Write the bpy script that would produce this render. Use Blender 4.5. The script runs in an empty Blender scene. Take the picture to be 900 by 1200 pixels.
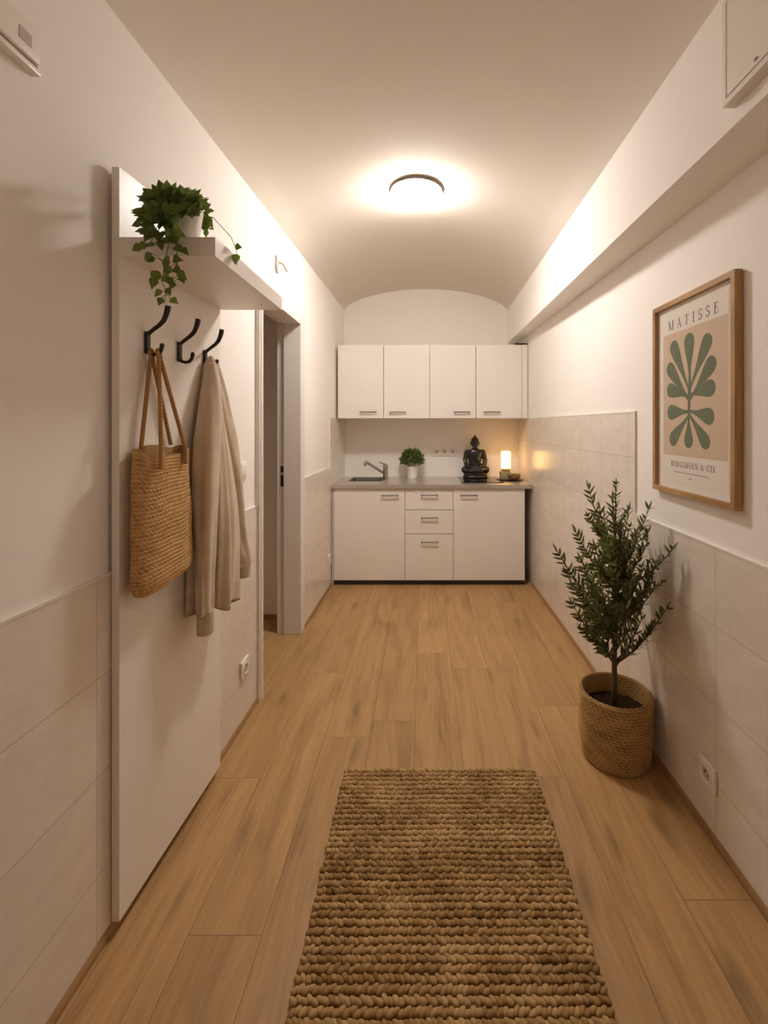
import bpy, bmesh, math, random
from mathutils import Vector, Matrix, noise as mnoise

random.seed(7)
PI = math.pi
C = bpy.context.scene.collection

# ---------------------------------------------------------------- camera
CAMZ, F = 1.34, 540.0
cam = bpy.data.cameras.new('camera')
cam.sensor_width = 36.0
cam.lens = F / 1200 * 36
cam.shift_x = -47 / 1200
cam.shift_y = -102 / 1200
cam.clip_start = 0.01
camo = bpy.data.objects.new('camera', cam)
camo.location = (0, 0, CAMZ)
camo.rotation_euler = (PI / 2, 0, 0)
C.objects.link(camo)
bpy.context.scene.camera = camo


def at(px, py, Y):
    """a point of the place seen at px, py and standing Y metres down the hall"""
    return Vector(((px - 497) * Y / F, Y, CAMZ - (py - 498) * Y / F))


# ---------------------------------------------------------------- mesh builder
class MB:
    def __init__(s):
        s.v, s.f, s.t = [], [], []

    def add(s, verts, faces, tint=0.5):
        b = len(s.v)
        s.v += [tuple(v) for v in verts]
        s.f += [tuple(i + b for i in f) for f in faces]
        s.t += list(tint) if isinstance(tint, (list, tuple)) else [tint] * len(verts)
        return s

    def box(s, lo, hi, bev=0.0, seg=2, tint=0.5, M=None):
        bm = bmesh.new()
        vs = [bm.verts.new((x, y, z)) for x in (lo[0], hi[0]) for y in (lo[1], hi[1]) for z in (lo[2], hi[2])]
        for q in ((0, 1, 3, 2), (4, 6, 7, 5), (0, 4, 5, 1), (2, 3, 7, 6), (0, 2, 6, 4), (1, 5, 7, 3)):
            bm.faces.new([vs[i] for i in q])
        bmesh.ops.recalc_face_normals(bm, faces=bm.faces[:])
        if bev > 0:
            bmesh.ops.bevel(bm, geom=bm.edges[:], offset=bev, segments=seg, profile=0.5, affect='EDGES')
        if M is not None:
            bmesh.ops.transform(bm, matrix=M, verts=bm.verts[:])
        return s.frombm(bm, tint)

    def frombm(s, bm, tint=0.5):
        bm.verts.index_update()
        s.add([v.co[:] for v in bm.verts], [[v.index for v in f.verts] for f in bm.faces], tint)
        bm.free()
        return s

    def prism(s, poly, z0, z1, tint=0.5):
        """poly: (x, y) ring; z0/z1 numbers or per-corner lists"""
        n = len(poly)
        a = z0 if isinstance(z0, (list, tuple)) else [z0] * n
        b = z1 if isinstance(z1, (list, tuple)) else [z1] * n
        vs = [(p[0], p[1], a[i]) for i, p in enumerate(poly)] + [(p[0], p[1], b[i]) for i, p in enumerate(poly)]
        fs = [tuple(range(n))[::-1], tuple(range(n, 2 * n))]
        fs += [(i, (i + 1) % n, n + (i + 1) % n, n + i) for i in range(n)]
        return s.add(vs, fs, tint)

    def loft(s, rings, cap0=True, cap1=True, tint=0.5, closed=True):
        n = len(rings[0])
        vs = [p for r in rings for p in r]
        fs = []
        for k in range(len(rings) - 1):
            for i in range(n if closed else n - 1):
                j = (i + 1) % n
                fs.append((k * n + i, k * n + j, (k + 1) * n + j, (k + 1) * n + i))
        if cap0: fs.append(tuple(range(n))[::-1])
        if cap1: fs.append(tuple(range((len(rings) - 1) * n, len(rings) * n)))
        return s.add(vs, fs, tint)

    def tube(s, pts, r, seg=10, tint=0.5, rx=None):
        pts = [Vector(p) for p in pts]
        rs = r if isinstance(r, (list, tuple)) else [r] * len(pts)
        rings = []
        up = None
        for i, p in enumerate(pts):
            d = (pts[min(i + 1, len(pts) - 1)] - pts[max(i - 1, 0)]).normalized()
            if up is None:
                up = Vector((0, 0, 1)) if abs(d.z) < .9 else Vector((1, 0, 0))
            a = d.cross(up).normalized()
            b = a.cross(d).normalized()
            up = b
            rings.append([p + (a * math.cos(t) + b * math.sin(t)) * rs[i] for t in [2 * PI * k / seg for k in range(seg)]])
        return s.loft([[tuple(q) for q in r_] for r_ in rings], tint=tint)

    def lathe(s, prof, c, seg=40, tint=0.5, cap0=True, cap1=True):
        return s.loft([[(c[0] + r * math.cos(2 * PI * k / seg), c[1] + r * math.sin(2 * PI * k / seg), c[2] + z)
                        for k in range(seg)] for r, z in prof], cap0, cap1, tint)

    def ellipsoid(s, c, r, M=None, sub=2, tint=0.5):
        bm = bmesh.new()
        bmesh.ops.create_icosphere(bm, subdivisions=sub, radius=1)
        T = Matrix.Translation(Vector(c)) @ (M.to_4x4() if M is not None else Matrix.Identity(4)) @ Matrix.Diagonal((r[0], r[1], r[2], 1))
        bmesh.ops.transform(bm, matrix=T, verts=bm.verts[:])
        return s.frombm(bm, tint)

    def leaf(s, p, d, nrm, L, W, prof=(.12, .8, 1., .7, .02), fold=.25, bend=.2, tint=0.5):
        p, d = Vector(p), Vector(d).normalized()
        side = d.cross(Vector(nrm))
        if side.length < 1e-4: side = d.cross(Vector((1, .3, .2)))
        side.normalize()
        n = side.cross(d).normalized()
        vs, fs = [], []
        m = len(prof)
        for i, w in enumerate(prof):
            t = i / (m - 1)
            c = p + d * (L * t) - n * (bend * L * t * t)
            o = side * (W * .5 * w)
            u = n * (W * .5 * w * fold)
            vs += [c - o + u, c, c + o + u]
        for i in range(m - 1):
            a = 3 * i
            fs += [(a, a + 1, a + 4, a + 3), (a + 1, a + 2, a + 5, a + 4)]
        return s.add(vs, fs, tint)


def origin(o):
    v = Vector((0, 0, 0))
    while o is not None:
        v += o.location
        o = o.parent
    return v


def obj(name, mb, m, parent=None, smooth=False, loc=None, angle=None):
    """link what mb collected as ONE mesh object, its shapes given in world metres"""
    me = bpy.data.meshes.new(name)
    o = bpy.data.objects.new(name, me)
    C.objects.link(o)
    if parent is not None:
        o.parent = parent
    elif loc is not None:
        o.location = loc
    off = origin(o)
    me.from_pydata([(v[0] - off.x, v[1] - off.y, v[2] - off.z) for v in mb.v], [], mb.f)
    at_ = me.attributes.new('tint', 'FLOAT', 'POINT')
    at_.data.foreach_set('value', mb.t)
    bm = bmesh.new(); bm.from_mesh(me)
    bmesh.ops.recalc_face_normals(bm, faces=bm.faces[:])
    bm.to_mesh(me); bm.free()
    if isinstance(m, (list, tuple)):
        for k in m: me.materials.append(k)
    else:
        me.materials.append(m)
    if smooth:
        me.polygons.foreach_set('use_smooth', [True] * len(me.polygons))
        if angle is not None:
            me.set_sharp_from_angle(angle=math.radians(angle))
    me.update()
    return o


def tag(o, label, cat, group=None):
    o['label'] = label
    o['category'] = cat
    if group: o['group'] = group
    return o


def thing(name, label, cat, loc, group=None):
    o = bpy.data.objects.new(name, None)
    o.empty_display_size = .05
    o.location = loc
    C.objects.link(o)
    return tag(o, label, cat, group)


def struct(name, mb, m, smooth=False, angle=None):
    o = obj(name, mb, m, smooth=smooth, angle=angle)
    o['kind'] = 'structure'
    return o


# ---------------------------------------------------------------- materials
class NT:
    def __init__(s, name):
        s.m = bpy.data.materials.new(name)
        s.m.use_nodes = True
        s.t = s.m.node_tree
        s.p = s.t.nodes['Principled BSDF']

    def n(s, typ, **kw):
        nd = s.t.nodes.new(typ)
        for k, v in kw.items():
            if k.startswith('_'):
                setattr(nd, k[1:], v)
            else:
                nd.inputs[k].default_value = v
        return nd

    def l(s, a, b):
        s.t.links.new(a, b)

    def math(s, op, a, b=None, c=None):
        nd = s.t.nodes.new('ShaderNodeMath'); nd.operation = op
        for i, x in enumerate((a, b, c)):
            if x is None: continue
            if isinstance(x, (int, float)): nd.inputs[i].default_value = x
            else: s.l(x, nd.inputs[i])
        return nd.outputs[0]

    def mix(s, fac, a, b, mode='MIX'):
        nd = s.t.nodes.new('ShaderNodeMix'); nd.data_type = 'RGBA'; nd.blend_type = mode
        for i, x in ((0, fac), (6, a), (7, b)):
            if isinstance(x, (int, float)): nd.inputs[i].default_value = x
            elif isinstance(x, tuple): nd.inputs[i].default_value = (*x, 1)[:4]
            else: s.l(x, nd.inputs[i])
        return nd.outputs[2]

    def ramp(s, fac, stops):
        nd = s.t.nodes.new('ShaderNodeValToRGB')
        el = nd.color_ramp.elements
        while len(el) < len(stops): el.new(.5)
        for e, (p, c) in zip(el, stops):
            e.position = p
            e.color = (*c, 1) if isinstance(c, tuple) else (c, c, c, 1)
        s.l(fac, nd.inputs[0])
        return nd.outputs[0]

    def noise(s, vec, scale, detail=3, rough=.5, dist=0):
        nd = s.n('ShaderNodeTexNoise', Scale=scale, Detail=detail, Roughness=rough, Distortion=dist)
        if vec is not None: s.l(vec, nd.inputs['Vector'])
        return nd.outputs['Fac']

    def pos(s, scale=None):
        g = s.n('ShaderNodeNewGeometry').outputs['Position']
        return s.map(g, scale) if scale else g

    def objc(s, scale=None):
        g = s.n('ShaderNodeTexCoord').outputs['Object']
        return s.map(g, scale) if scale else g

    def map(s, v, scale=(1, 1, 1), loc=(0, 0, 0)):
        nd = s.n('ShaderNodeMapping', Scale=scale, Location=loc)
        s.l(v, nd.inputs['Vector'])
        return nd.outputs[0]

    def attr(s, name='tint'):
        return s.n('ShaderNodeAttribute', _attribute_name=name).outputs['Fac']

    def bump(s, h, strength=.2, dist=.002):
        nd = s.n('ShaderNodeBump', Strength=strength, Distance=dist)
        s.l(h, nd.inputs['Height'])
        s.l(nd.outputs[0], s.p.inputs['Normal'])

    def set(s, col=None, rough=None, metal=None, spec=None):
        if isinstance(col, tuple): s.p.inputs['Base Color'].default_value = (*col, 1)
        elif col is not None: s.l(col, s.p.inputs['Base Color'])
        if isinstance(rough, (int, float)): s.p.inputs['Roughness'].default_value = rough
        elif rough is not None: s.l(rough, s.p.inputs['Roughness'])
        if metal is not None: s.p.inputs['Metallic'].default_value = metal
        if spec is not None: s.p.inputs['Specular IOR Level'].default_value = spec
        return s


def simple(name, col, rough=.5, metal=0, var=.06, scale=30, bump=0, spec=None):
    k = NT(name)
    f = k.noise(k.objc(), scale, 4, .6)
    lo = tuple(c * (1 - var) for c in col); hi = tuple(min(1, c * (1 + var)) for c in col)
    k.set(k.ramp(f, [(.3, lo), (.7, hi)]), rough, metal, spec)
    if bump: k.bump(f, bump, .001)
    return k.m


def plaster(name, col):
    k = NT(name)
    p = k.pos()
    big = k.noise(p, 1.7, 4, .55)
    fine = k.noise(p, 55, 5, .6)
    k.set(k.ramp(big, [(.3, tuple(c * .97 for c in col)), (.7, col)]), .85, spec=.2)
    h = k.math('ADD', fine, k.math('MULTIPLY', big, 2.5))
    k.bump(h, .12, .004)
    return k.m


def tile_mat():
    k = NT('wall_tile')
    p = k.pos()
    sp = k.n('ShaderNodeSeparateXYZ'); k.l(p, sp.inputs[0])
    cb = k.n('ShaderNodeCombineXYZ')
    k.l(k.math('ADD', sp.outputs[1], -1.473 + .308 * 20), cb.inputs[0])
    k.l(k.math('ADD', sp.outputs[2], -.945 + .25 * 20), cb.inputs[1])
    br = k.n('ShaderNodeTexBrick', _offset=0, _squash=1.0)
    k.l(cb.outputs[0], br.inputs['Vector'])
    br.inputs['Scale'].default_value = 1
    br.inputs['Brick Width'].default_value = .308
    br.inputs['Row Height'].default_value = .25
    br.inputs['Mortar Size'].default_value = .0013
    br.inputs['Mortar Smooth'].default_value = .4
    br.inputs['Bias'].default_value = 0
    br.inputs['Color1'].default_value = (.74, .665, .58, 1)
    br.inputs['Color2'].default_value = (.77, .695, .61, 1)
    br.inputs['Mortar'].default_value = (.46, .39, .32, 1)
    cloud = k.noise(k.map(p, (1, 3.5, 7)), 2.2, 5, .62, .6)
    weave = k.noise(k.map(p, (1, 9, 160)), 3, 3, .6)
    weave2 = k.noise(k.map(p, (1, 160, 9)), 3, 3, .6)
    m = k.mix(.55, br.outputs['Color'], k.ramp(cloud, [(.3, (.70, .62, .535)), (.7, (.84, .775, .695))]))
    m = k.mix(br.outputs['Fac'], m, (.50, .42, .34))
    k.set(m, .23, spec=.5)
    h = k.math('SUBTRACT', k.math('MULTIPLY', k.math('ADD', weave, weave2), .12), br.outputs['Fac'])
    k.bump(h, .25, .0015)
    return k.m


def floor_mat():
    k = NT('oak_laminate')
    uv = k.n('ShaderNodeUVMap', _uv_map='plank').outputs[0]
    t = k.attr()
    wob = k.noise(k.map(uv, (5, 1.1, 1)), 1, 3, .5)
    sh = k.n('ShaderNodeVectorMath', _operation='ADD')
    cb = k.n('ShaderNodeCombineXYZ'); k.l(k.math('MULTIPLY', wob, .11), cb.inputs[0])
    k.l(uv, sh.inputs[0]); k.l(cb.outputs[0], sh.inputs[1])
    w = sh.outputs[0]
    grain = k.noise(k.map(w, (120, 3.2, 1)), 1, 6, .65, .3)
    mid = k.noise(k.map(w, (26, 1.1, 1)), 1, 4, .6, .8)
    big = k.noise(k.map(w, (7.5, 1.3, 1)), 1, 3, .55, 1.2)
    base = k.ramp(big, [(.28, (.20, .106, .036)), (.46, (.425, .250, .099)), (.72, (.49, .295, .122))])
    base = k.mix(.42, base, k.ramp(mid, [(.3, (.22, .117, .042)), (.6, (.48, .288, .118))]))
    base = k.mix(.30, base, k.ramp(grain, [(.3, (.19, .098, .036)), (.62, (.51, .31, .135))]))
    vor = k.n('ShaderNodeTexVoronoi', Scale=1.0)
    k.l(k.map(w, (7, 1.9, 1)), vor.inputs['Vector'])
    knot = k.ramp(vor.outputs['Distance'], [(.03, .50), (.20, 1.0)])
    base = k.mix(.75, base, k.mix(1, base, knot, 'MULTIPLY'))
    br = k.math('ADD', k.math('MULTIPLY', t, .14), .98)
    cc = k.n('ShaderNodeCombineColor')
    for i in range(3): k.l(br, cc.inputs[i])
    base = k.mix(1, base, cc.outputs[0], 'MULTIPLY')
    k.set(base, k.math('ADD', k.math('MULTIPLY', grain, .15), .36), spec=.42)
    k.bump(grain, .12, .0006)
    return k.m


def jute(name, dark, mid, light, fib=(1, 1, 1), bump=.5):
    k = NT(name)
    p = k.objc()
    f = k.noise(k.map(p, fib), 420, 3, .65)
    pat = k.noise(p, 9, 3, .6)
    t = k.attr()
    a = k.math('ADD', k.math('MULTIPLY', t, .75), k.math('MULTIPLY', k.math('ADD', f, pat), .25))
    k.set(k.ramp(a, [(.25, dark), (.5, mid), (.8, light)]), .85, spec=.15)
    k.bump(f, bump, .0012)
    return k.m


def leafmat(name, lo, hi, rough=.45):
    k = NT(name)
    t = k.attr()
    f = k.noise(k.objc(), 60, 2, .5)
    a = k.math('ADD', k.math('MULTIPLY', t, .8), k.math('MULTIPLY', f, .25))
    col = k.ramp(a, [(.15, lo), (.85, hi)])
    k.set(col, rough, spec=.35)
    tr_ = k.n('ShaderNodeBsdfTranslucent')
    k.l(k.mix(.5, col, (.16, .19, .03)), tr_.inputs['Color'])
    mx = k.n('ShaderNodeMixShader', Fac=.38)
    k.l(k.p.outputs[0], mx.inputs[1]); k.l(tr_.outputs[0], mx.inputs[2])
    k.l(mx.outputs[0], k.t.nodes['Material Output'].inputs['Surface'])
    return k.m


def wood(name, dark, light, ax=(40, 3, 40), rough=.5):
    k = NT(name)
    f = k.noise(k.objc(ax), 1, 5, .6, .6)
    k.set(k.ramp(f, [(.3, dark), (.7, light)]), rough, spec=.35)
    k.bump(f, .1, .0008)
    return k.m


def fabric(name, lo, hi, sc=900):
    k = NT(name)
    p = k.objc()
    w = k.noise(p, sc, 2, .6)
    b = k.noise(p, 14, 3, .5)
    k.set(k.ramp(k.math('ADD', k.math('MULTIPLY', w, .45), k.math('MULTIPLY', b, .55)), [(.35, lo), (.65, hi)]), .95, spec=.08)
    k.p.inputs['Sheen Weight'].default_value = .15
    k.bump(w, .35, .0006)
    return k.m


def emis(name, col, strength, base=(.9, .9, .9)):
    k = NT(name)
    k.set(base, .35)
    k.p.inputs['Emission Color'].default_value = (*col, 1)
    k.p.inputs['Emission Strength'].default_value = strength
    return k.m


M = dict(
    wall=plaster('wall_plaster', (.905, .862, .812)),
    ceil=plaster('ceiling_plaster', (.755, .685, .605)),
    tile=tile_mat(),
    floor=floor_mat(),
    groove=simple('plank_joint', (.10, .05, .022), .8),
    skirting=wood('skirting_wood', (.30, .172, .072), (.42, .255, .115), (30, 3, 60), .45),
    white=simple('white_lacquer', (.80, .76, .71), .32, var=.015, scale=6),
    panelw=simple('white_melamine', (.85, .80, .74), .38, var=.015, scale=5),
    gloss=simple('white_cabinet_front', (.84, .79, .73), .22, var=.012, scale=5),
    plastic=simple('white_plastic', (.82, .77, .70), .35, var=.01),
    frameenamel=simple('white_enamel', (.78, .725, .665), .4, var=.015, scale=4),
    dark=simple('dark_gap', (.025, .02, .017), .7),
    grey=simple('grey_plastic', (.30, .26, .21), .5),
    plinth=simple('dark_plinth_and_gap', (.035, .024, .018), .6),
    iron=simple('black_iron', (.028, .024, .022), .42, .35, .3, 90, .25),
    steel=simple('brushed_steel', (.66, .62, .57), .30, .75, .06, 25),
    basin=simple('basin_steel', (.20, .185, .17), .38, .9, .05, 25),
    chrome=simple('chrome', (.42, .40, .38), .16, 1, .03),
    darksteel=simple('handle_steel', (.20, .18, .165), .35, .9, .05),
    hob=simple('black_glass', (.012, .011, .010), .06, var=.02),
    ceramic=simple('white_ceramic', (.80, .76, .71), .4, var=.03, scale=20, bump=.1),
    stone=simple('black_stone', (.022, .019, .017), .30, .1, .35, 60, .25),
    soil=simple('potting_soil', (.028, .015, .008), .95, var=.6, scale=220, bump=1, spec=0),
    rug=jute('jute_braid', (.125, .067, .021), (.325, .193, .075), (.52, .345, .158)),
    basket=jute('seagrass_rope', (.085, .042, .013), (.31, .175, .064), (.56, .36, .155)),
    bag=jute('woven_raffia', (.13, .063, .018), (.38, .205, .072), (.60, .385, .17)),
    strap=jute('raffia_strap', (.16, .08, .024), (.36, .19, .068), (.50, .30, .12)),
    knit=fabric('beige_knit', (.58, .47, .345), (.70, .58, .44)),
    rib=fabric('beige_rib_knit', (.50, .39, .27), (.62, .50, .36)),
    olive=leafmat('olive_leaf', (.036, .052, .014), (.25, .265, .105)),
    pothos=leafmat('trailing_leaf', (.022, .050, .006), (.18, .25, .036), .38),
    herb=leafmat('herb_leaf', (.030, .060, .008), (.14, .21, .035)),
    bark=wood('grey_bark', (.045, .028, .015), (.14, .095, .055), (60, 60, 6), .85),
    stemg=simple('green_stem', (.10, .13, .035), .6),
    oak=wood('oak_frame', (.34, .185, .075), (.50, .30, .135), (60, 4, 6), .5),
    mat=simple('white_mat_board', (.74, .69, .64), .8, var=.01),
    paper=simple('cream_paper', (.74, .675, .60), .8, var=.012, scale=12),
    peach=simple('peach_print', (.60, .455, .33), .8, var=.02, scale=12),
    sage=simple('sage_print', (.150, .170, .108), .85, var=.10, scale=40),
    ink=simple('dark_ink', (.07, .06, .06), .8),
    inkp=simple('faded_ink', (.22, .19, .165), .8),
    bowl=wood('bowl_wood', (.13, .065, .03), (.27, .15, .075), (20, 20, 70), .5),
    palebox=wood('pale_box', (.36, .26, .15), (.52, .40, .25), (12, 12, 60), .6),
    tray=simple('dark_tray', (.045, .028, .018), .3),
    brass=simple('aged_brass', (.34, .235, .10), .42, .6, .1),
    lampring=simple('lamp_ring', (.20, .165, .13), .4, .3, .02),
    socketwell=simple('socket_well', (.50, .45, .39), .5),
    pegw=simple('darkened_white_plastic', (.52, .48, .43), .5),  # white plastic darkened so the peg shows without its shadow outlines
    diffuser=emis('ceiling_lamp_glass', (1.0, .945, .89), 98),
    glow=emis('table_lamp_glass', (1.0, .52, .14), 5.2, (.9, .8, .6)),
)


# ---------------------------------------------------------------- the room
def BL(y): return -.845 + .02 * y            # front of the left skirting
def BR(y): return .9413 - .0107 * y          # front of the right skirting
def PL(y): return BL(y) - .014               # left plaster
def PR(y): return BR(y) + .014               # right plaster
def XB(y): return .759 + .0106 * y           # inner face of the boxed beam
def ZB(y): return 2.069 + .0138 * y          # underside of the beam


Y0, Y1 = -.6, 4.44
DN, DF, DT = 2.238, 2.975, 2.01              # door opening in the left wall
SPRING, RISE = 2.45, .20

wl = MB()
T = .12
wl.prism([(PL(Y0) - T, Y0), (PL(Y0), Y0), (PL(DN), DN), (PL(DN) - T, DN)], 0, SPRING + .02)
wl.prism([(PL(DF) - T, DF), (PL(DF), DF), (PL(Y1), Y1), (PL(Y1) - T, Y1)], 0, SPRING + .02)
wl.prism([(PL(DN) - T, DN), (PL(DN), DN), (PL(DF), DF), (PL(DF) - T, DF)], DT, SPRING + .02)
struct('wall_left', wl, M['wall'])
struct('wall_right', MB().prism([(PR(Y0), Y0), (PR(Y0) + T, Y0), (PR(Y1) + T, Y1), (PR(Y1), Y1)], 0, SPRING + .02), M['wall'])
struct('wall_back', MB().box((-1.0, Y1, 0), (1.15, Y1 + .12, 2.78)), M['wall'])
struct('wall_front', MB().box((-1.15, Y0 - .12, 0), (1.2, Y0, 2.78)), M['wall'])
# the boxed beam along the right wall
struct('trim_1', MB().prism([(XB(Y0), Y0), (PR(Y0), Y0), (PR(Y1), Y1), (XB(Y1), Y1)],
                            [ZB(Y0), ZB(Y0), ZB(Y1), ZB(Y1)], SPRING + .3), M['wall'])
# vaulted ceiling
ce = MB()
rings = []
for i in range(13):
    y = Y0 + (Y1 - Y0) * i / 12
    xl, xr = PL(y), XB(y)
    row = []
    for k in range(33):
        u = k / 32
        row.append((xl + (xr - xl) * u, y, SPRING + RISE * math.sqrt(max(0, 1 - (2 * u - 1) ** 2)) ** 1.35))
    row += [(1.2, y, SPRING), (1.2, y, 2.78), (-1.15, y, 2.78), (-1.15, y, SPRING)]
    rings.append(row)
ce.loft(rings)
struct('ceiling', ce, M['ceil'], True, 30)

# floor: laminate boards running down the hall (one mesh, board joints as fine grooves)
fl = MB()
uvs = []
W0, WP = -.04, .193
joints = {-3: 1.21, -2: 1.977, -1: 2.085, 0: 1.42, 1: 2.53, 2: 1.757, -4: 1.75, 3: 2.2, 4: 1.3, -5: 2.3}
for c in range(-11, 6):
    x0, x1 = W0 + c * WP, W0 + (c + 1) * WP
    L = 1.285
    yy = joints.get(c, random.uniform(1, 2.2)) - 3 * L
    while yy < 4.7:
        a, b = max(yy, Y0 - .1), min(yy + L, Y1 + .1)
        if b > a and not (x1 < -1.0 and (b < 1.3 or a > 3.4)):
            g = .0006
            ou, ov = random.uniform(0, 40), random.uniform(0, 40)
            vs = [(x0 + g, a + g, 0), (x1 - g, a + g, 0), (x1 - g, b - g, 0), (x0 + g, b - g, 0)]
            fl.add(vs, [(0, 1, 2, 3)], random.random())
            uvs += [(p[0] - x0 + ou, p[1] - yy + ov) for p in vs]
        yy += L
nplank = len(fl.f)
fl.add([(-2.3, Y0 - .12, -.0012), (1.2, Y0 - .12, -.0012), (1.2, Y1 + .12, -.0012), (-2.3, Y1 + .12, -.0012),
        (-2.3, Y0 - .12, -.08), (1.2, Y0 - .12, -.08), (1.2, Y1 + .12, -.08), (-2.3, Y1 + .12, -.08)],
       [(0, 1, 2, 3), (4, 7, 6, 5), (0, 4, 5, 1), (1, 5, 6, 2), (2, 6, 7, 3), (3, 7, 4, 0)])
fo = struct('floor', fl, [M['floor'], M['groove']])
me = fo.data
lay = me.uv_layers.new(name='plank')
uvs += [(0, 0)] * 8
for p in me.polygons:
    if p.index >= nplank: p.material_index = 1
    elif p.normal.z < 0: p.flip()
for lp in me.loops:
    lay.data[lp.index].uv = uvs[lp.vertex_index]

# tiled dado, left and right (taller beside the kitchen)
def dado(fn, s, y0, y1, z1, mb):
    mb.prism([(fn(y0) - s * .0, y0), (fn(y1), y1), (fn(y1) + s * .012, y1), (fn(y0) + s * .012, y0)], 0, z1)
tl = MB()
fL = lambda y: BL(y) - .006
dado(fL, -1, Y0, 2.222, .945, tl)
dado(fL, -1, 3.045, 3.80, .985, tl)
dado(fL, -1, 3.80, Y1, 1.396, tl)
struct('trim_2', tl, M['tile'])
tr = MB()
fR = lambda y: BR(y) + .006
dado(fR, 1, Y0, 2.03, .945, tr)
dado(fR, 1, 2.03, Y1, 1.394, tr)
struct('trim_3', tr, M['tile'])
# pale edging strips on the dado
def edge(pts, s, fn, mb):
    for (y0, z0), (y1, z1) in pts:
        if abs(z1 - z0) < .01:
            mb.prism([(fn(y0) - s * .0015, y0), (fn(y1) - s * .0015, y1), (fn(y1) + s * .014, y1), (fn(y0) + s * .014, y0)], z0, z0 + .007)
        else:
            mb.prism([(fn(y0) - s * .0015, y0 - .007), (fn(y0) - s * .0015, y0), (fn(y0) + s * .014, y0), (fn(y0) + s * .014, y0 - .007)], z0, z1 + .007)
el = MB()
edge([((Y0, .945), (2.222, .945)), ((3.045, .985), (3.80, .985)), ((3.80, .985), (3.80, 1.396)), ((3.80, 1.396), (Y1, 1.396))], -1, fL, el)
struct('trim_4', el, M['frameenamel'])
er = MB()
edge([((Y0, .945), (2.03, .945)), ((2.03, .945), (2.03, 1.394)), ((2.03, 1.394), (Y1, 1.394))], 1, fR, er)
struct('trim_5', er, M['frameenamel'])

# skirting
def skirt(fn, s, runs, name):
    mb = MB()
    for y0, y1 in runs:
        rings = []
        for y in (y0, y1):
            x = fn(y)
            rings.append([(x, y, 0), (x, y, .014), (x + s * .004, y, .024), (x + s * .0065, y, .028), (x + s * .013, y, .028), (x + s * .013, y, 0)])
        mb.loft(rings)
    struct(name, mb, M['skirting'])
skirt(BL, -1, [(Y0, 2.222), (3.045, 3.86)], 'baseboard_left')
skirt(BR, 1, [(Y0, 3.86)], 'baseboard_right')

# doorway on the left: enamelled frame, strike plates; the small room behind it
df = MB()
xa, xb = -.789, -.900
df.box((xb, DN, 0), (xa, DN + .025, DT - .025), .002)
df.box((xb, DF - .025, 0), (xa, DF, DT - .025), .002)
df.box((xb, DN, DT - .025), (xa, DF, DT), .002)
df.box((xb - .045, DF - .012, 0), (xb, DF, DT - .012), .001)
df.box((xb - .045, DN, 0), (xb, DN + .012, DT - .012), .001)
df.box((xb - .045, DN, DT - .012), (xb, DF, DT), .001)
df.box((PL(2.2) - .004, DN - .016, 0), (xa - .004, DN + .004, DT + .035), .002)
df.box((PL(3.0) - .004, DF - .004, 0), (xa + .001, DF + .07, DT + .035), .002)
df.box((PL(2.6) - .008, DN - .016, DT - .004), (xa - .002, DF + .07, DT + .035), .002)
d1 = struct('door_1', df, M['frameenamel'])
sp = MB()
sp.box((xb - .022, DF - .016, 1.035), (xb + .004, DF - .0105, 1.075), .001)
sp.box((xb - .022, DF - .016, .945), (xb + .004, DF - .0105, 1.018), .001)
obj('strike_plate', sp, M['dark'], d1)
sr = MB()
sr.box((-2.3, 3.19, 0), (PL(3.19) - T, 3.31, 2.46))
sr.box((-2.3, 1.2, 0), (PL(1.2) - T, 1.32, 2.46))
sr.box((-2.3, 1.2, 0), (-2.18, 3.31, 2.46))
sr.box((-2.3, 1.2, 2.45), (PL(3.19) - T, 3.31, 2.53))
struct('wall_beyond', sr, M['wall'])
struct('baseboard_beyond', MB().box((-2.18, 3.178, 0), (PL(3.19) - T, 3.19, .03)), M['skirting'])


# ---------------------------------------------------------------- ceiling lamp
LX, LY = -.043, 2.56
lt = thing('ceiling_lamp', 'round white flush lamp glowing on the vaulted ceiling', 'lamp', (LX, LY, 2.655))
obj('base', MB().lathe([(.132, .0), (.1440, -.003), (.1450, -.0215), (.1415, -.0235), (.05, -.0235)], (LX, LY, 2.654), 64), M['lampring'], lt, True, angle=40)
obj('diffuser', MB().lathe([(.139, -.0235), (.139, -.0265), (.134, -.036), (.124, -.0475), (.110, -.059), (.088, -.0705), (.060, -.080), (.03, -.085), (.001, -.0865)],
                           (LX, LY, 2.654), 64), M['diffuser'], lt, True)

# ---------------------------------------------------------------- coat rack
def PX(y): return -.803 + .0342 * (y - 1.214)     # front of the rack's board
RN, RF = 1.214, 1.772
rk = thing('coat_rack', 'tall white coat rack board with a top shelf and iron hooks on left wall', 'coat rack', (PX(1.49), 1.49, 0))
bd = MB()
bd.loft([[(PX(y) - .02, y, .031), (PX(y), y, .031), (PX(y), y, 2.02), (PX(y) - .02, y, 2.02)] for y in (RN, RF)])
obj('back_panel', bd, M['panelw'], rk)
sh = MB()
sh.loft([[(PX(y) + .0003, y, 1.785), (-.55, y, 1.785), (-.55, y, 1.835), (PX(y) + .0003, y, 1.835)] for y in (RN, RF + .012)])
so = obj('shelf', sh, M['panelw'], rk)
obj('cam_cap', MB().lathe([(.004, 0), (.004, -.001), (.001, -.0012)], (-.60, 1.70, 1.785), 12), M['grey'], so, True)
HOOKS = [1.324, 1.488, 1.65]
HZ = 1.578
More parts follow.
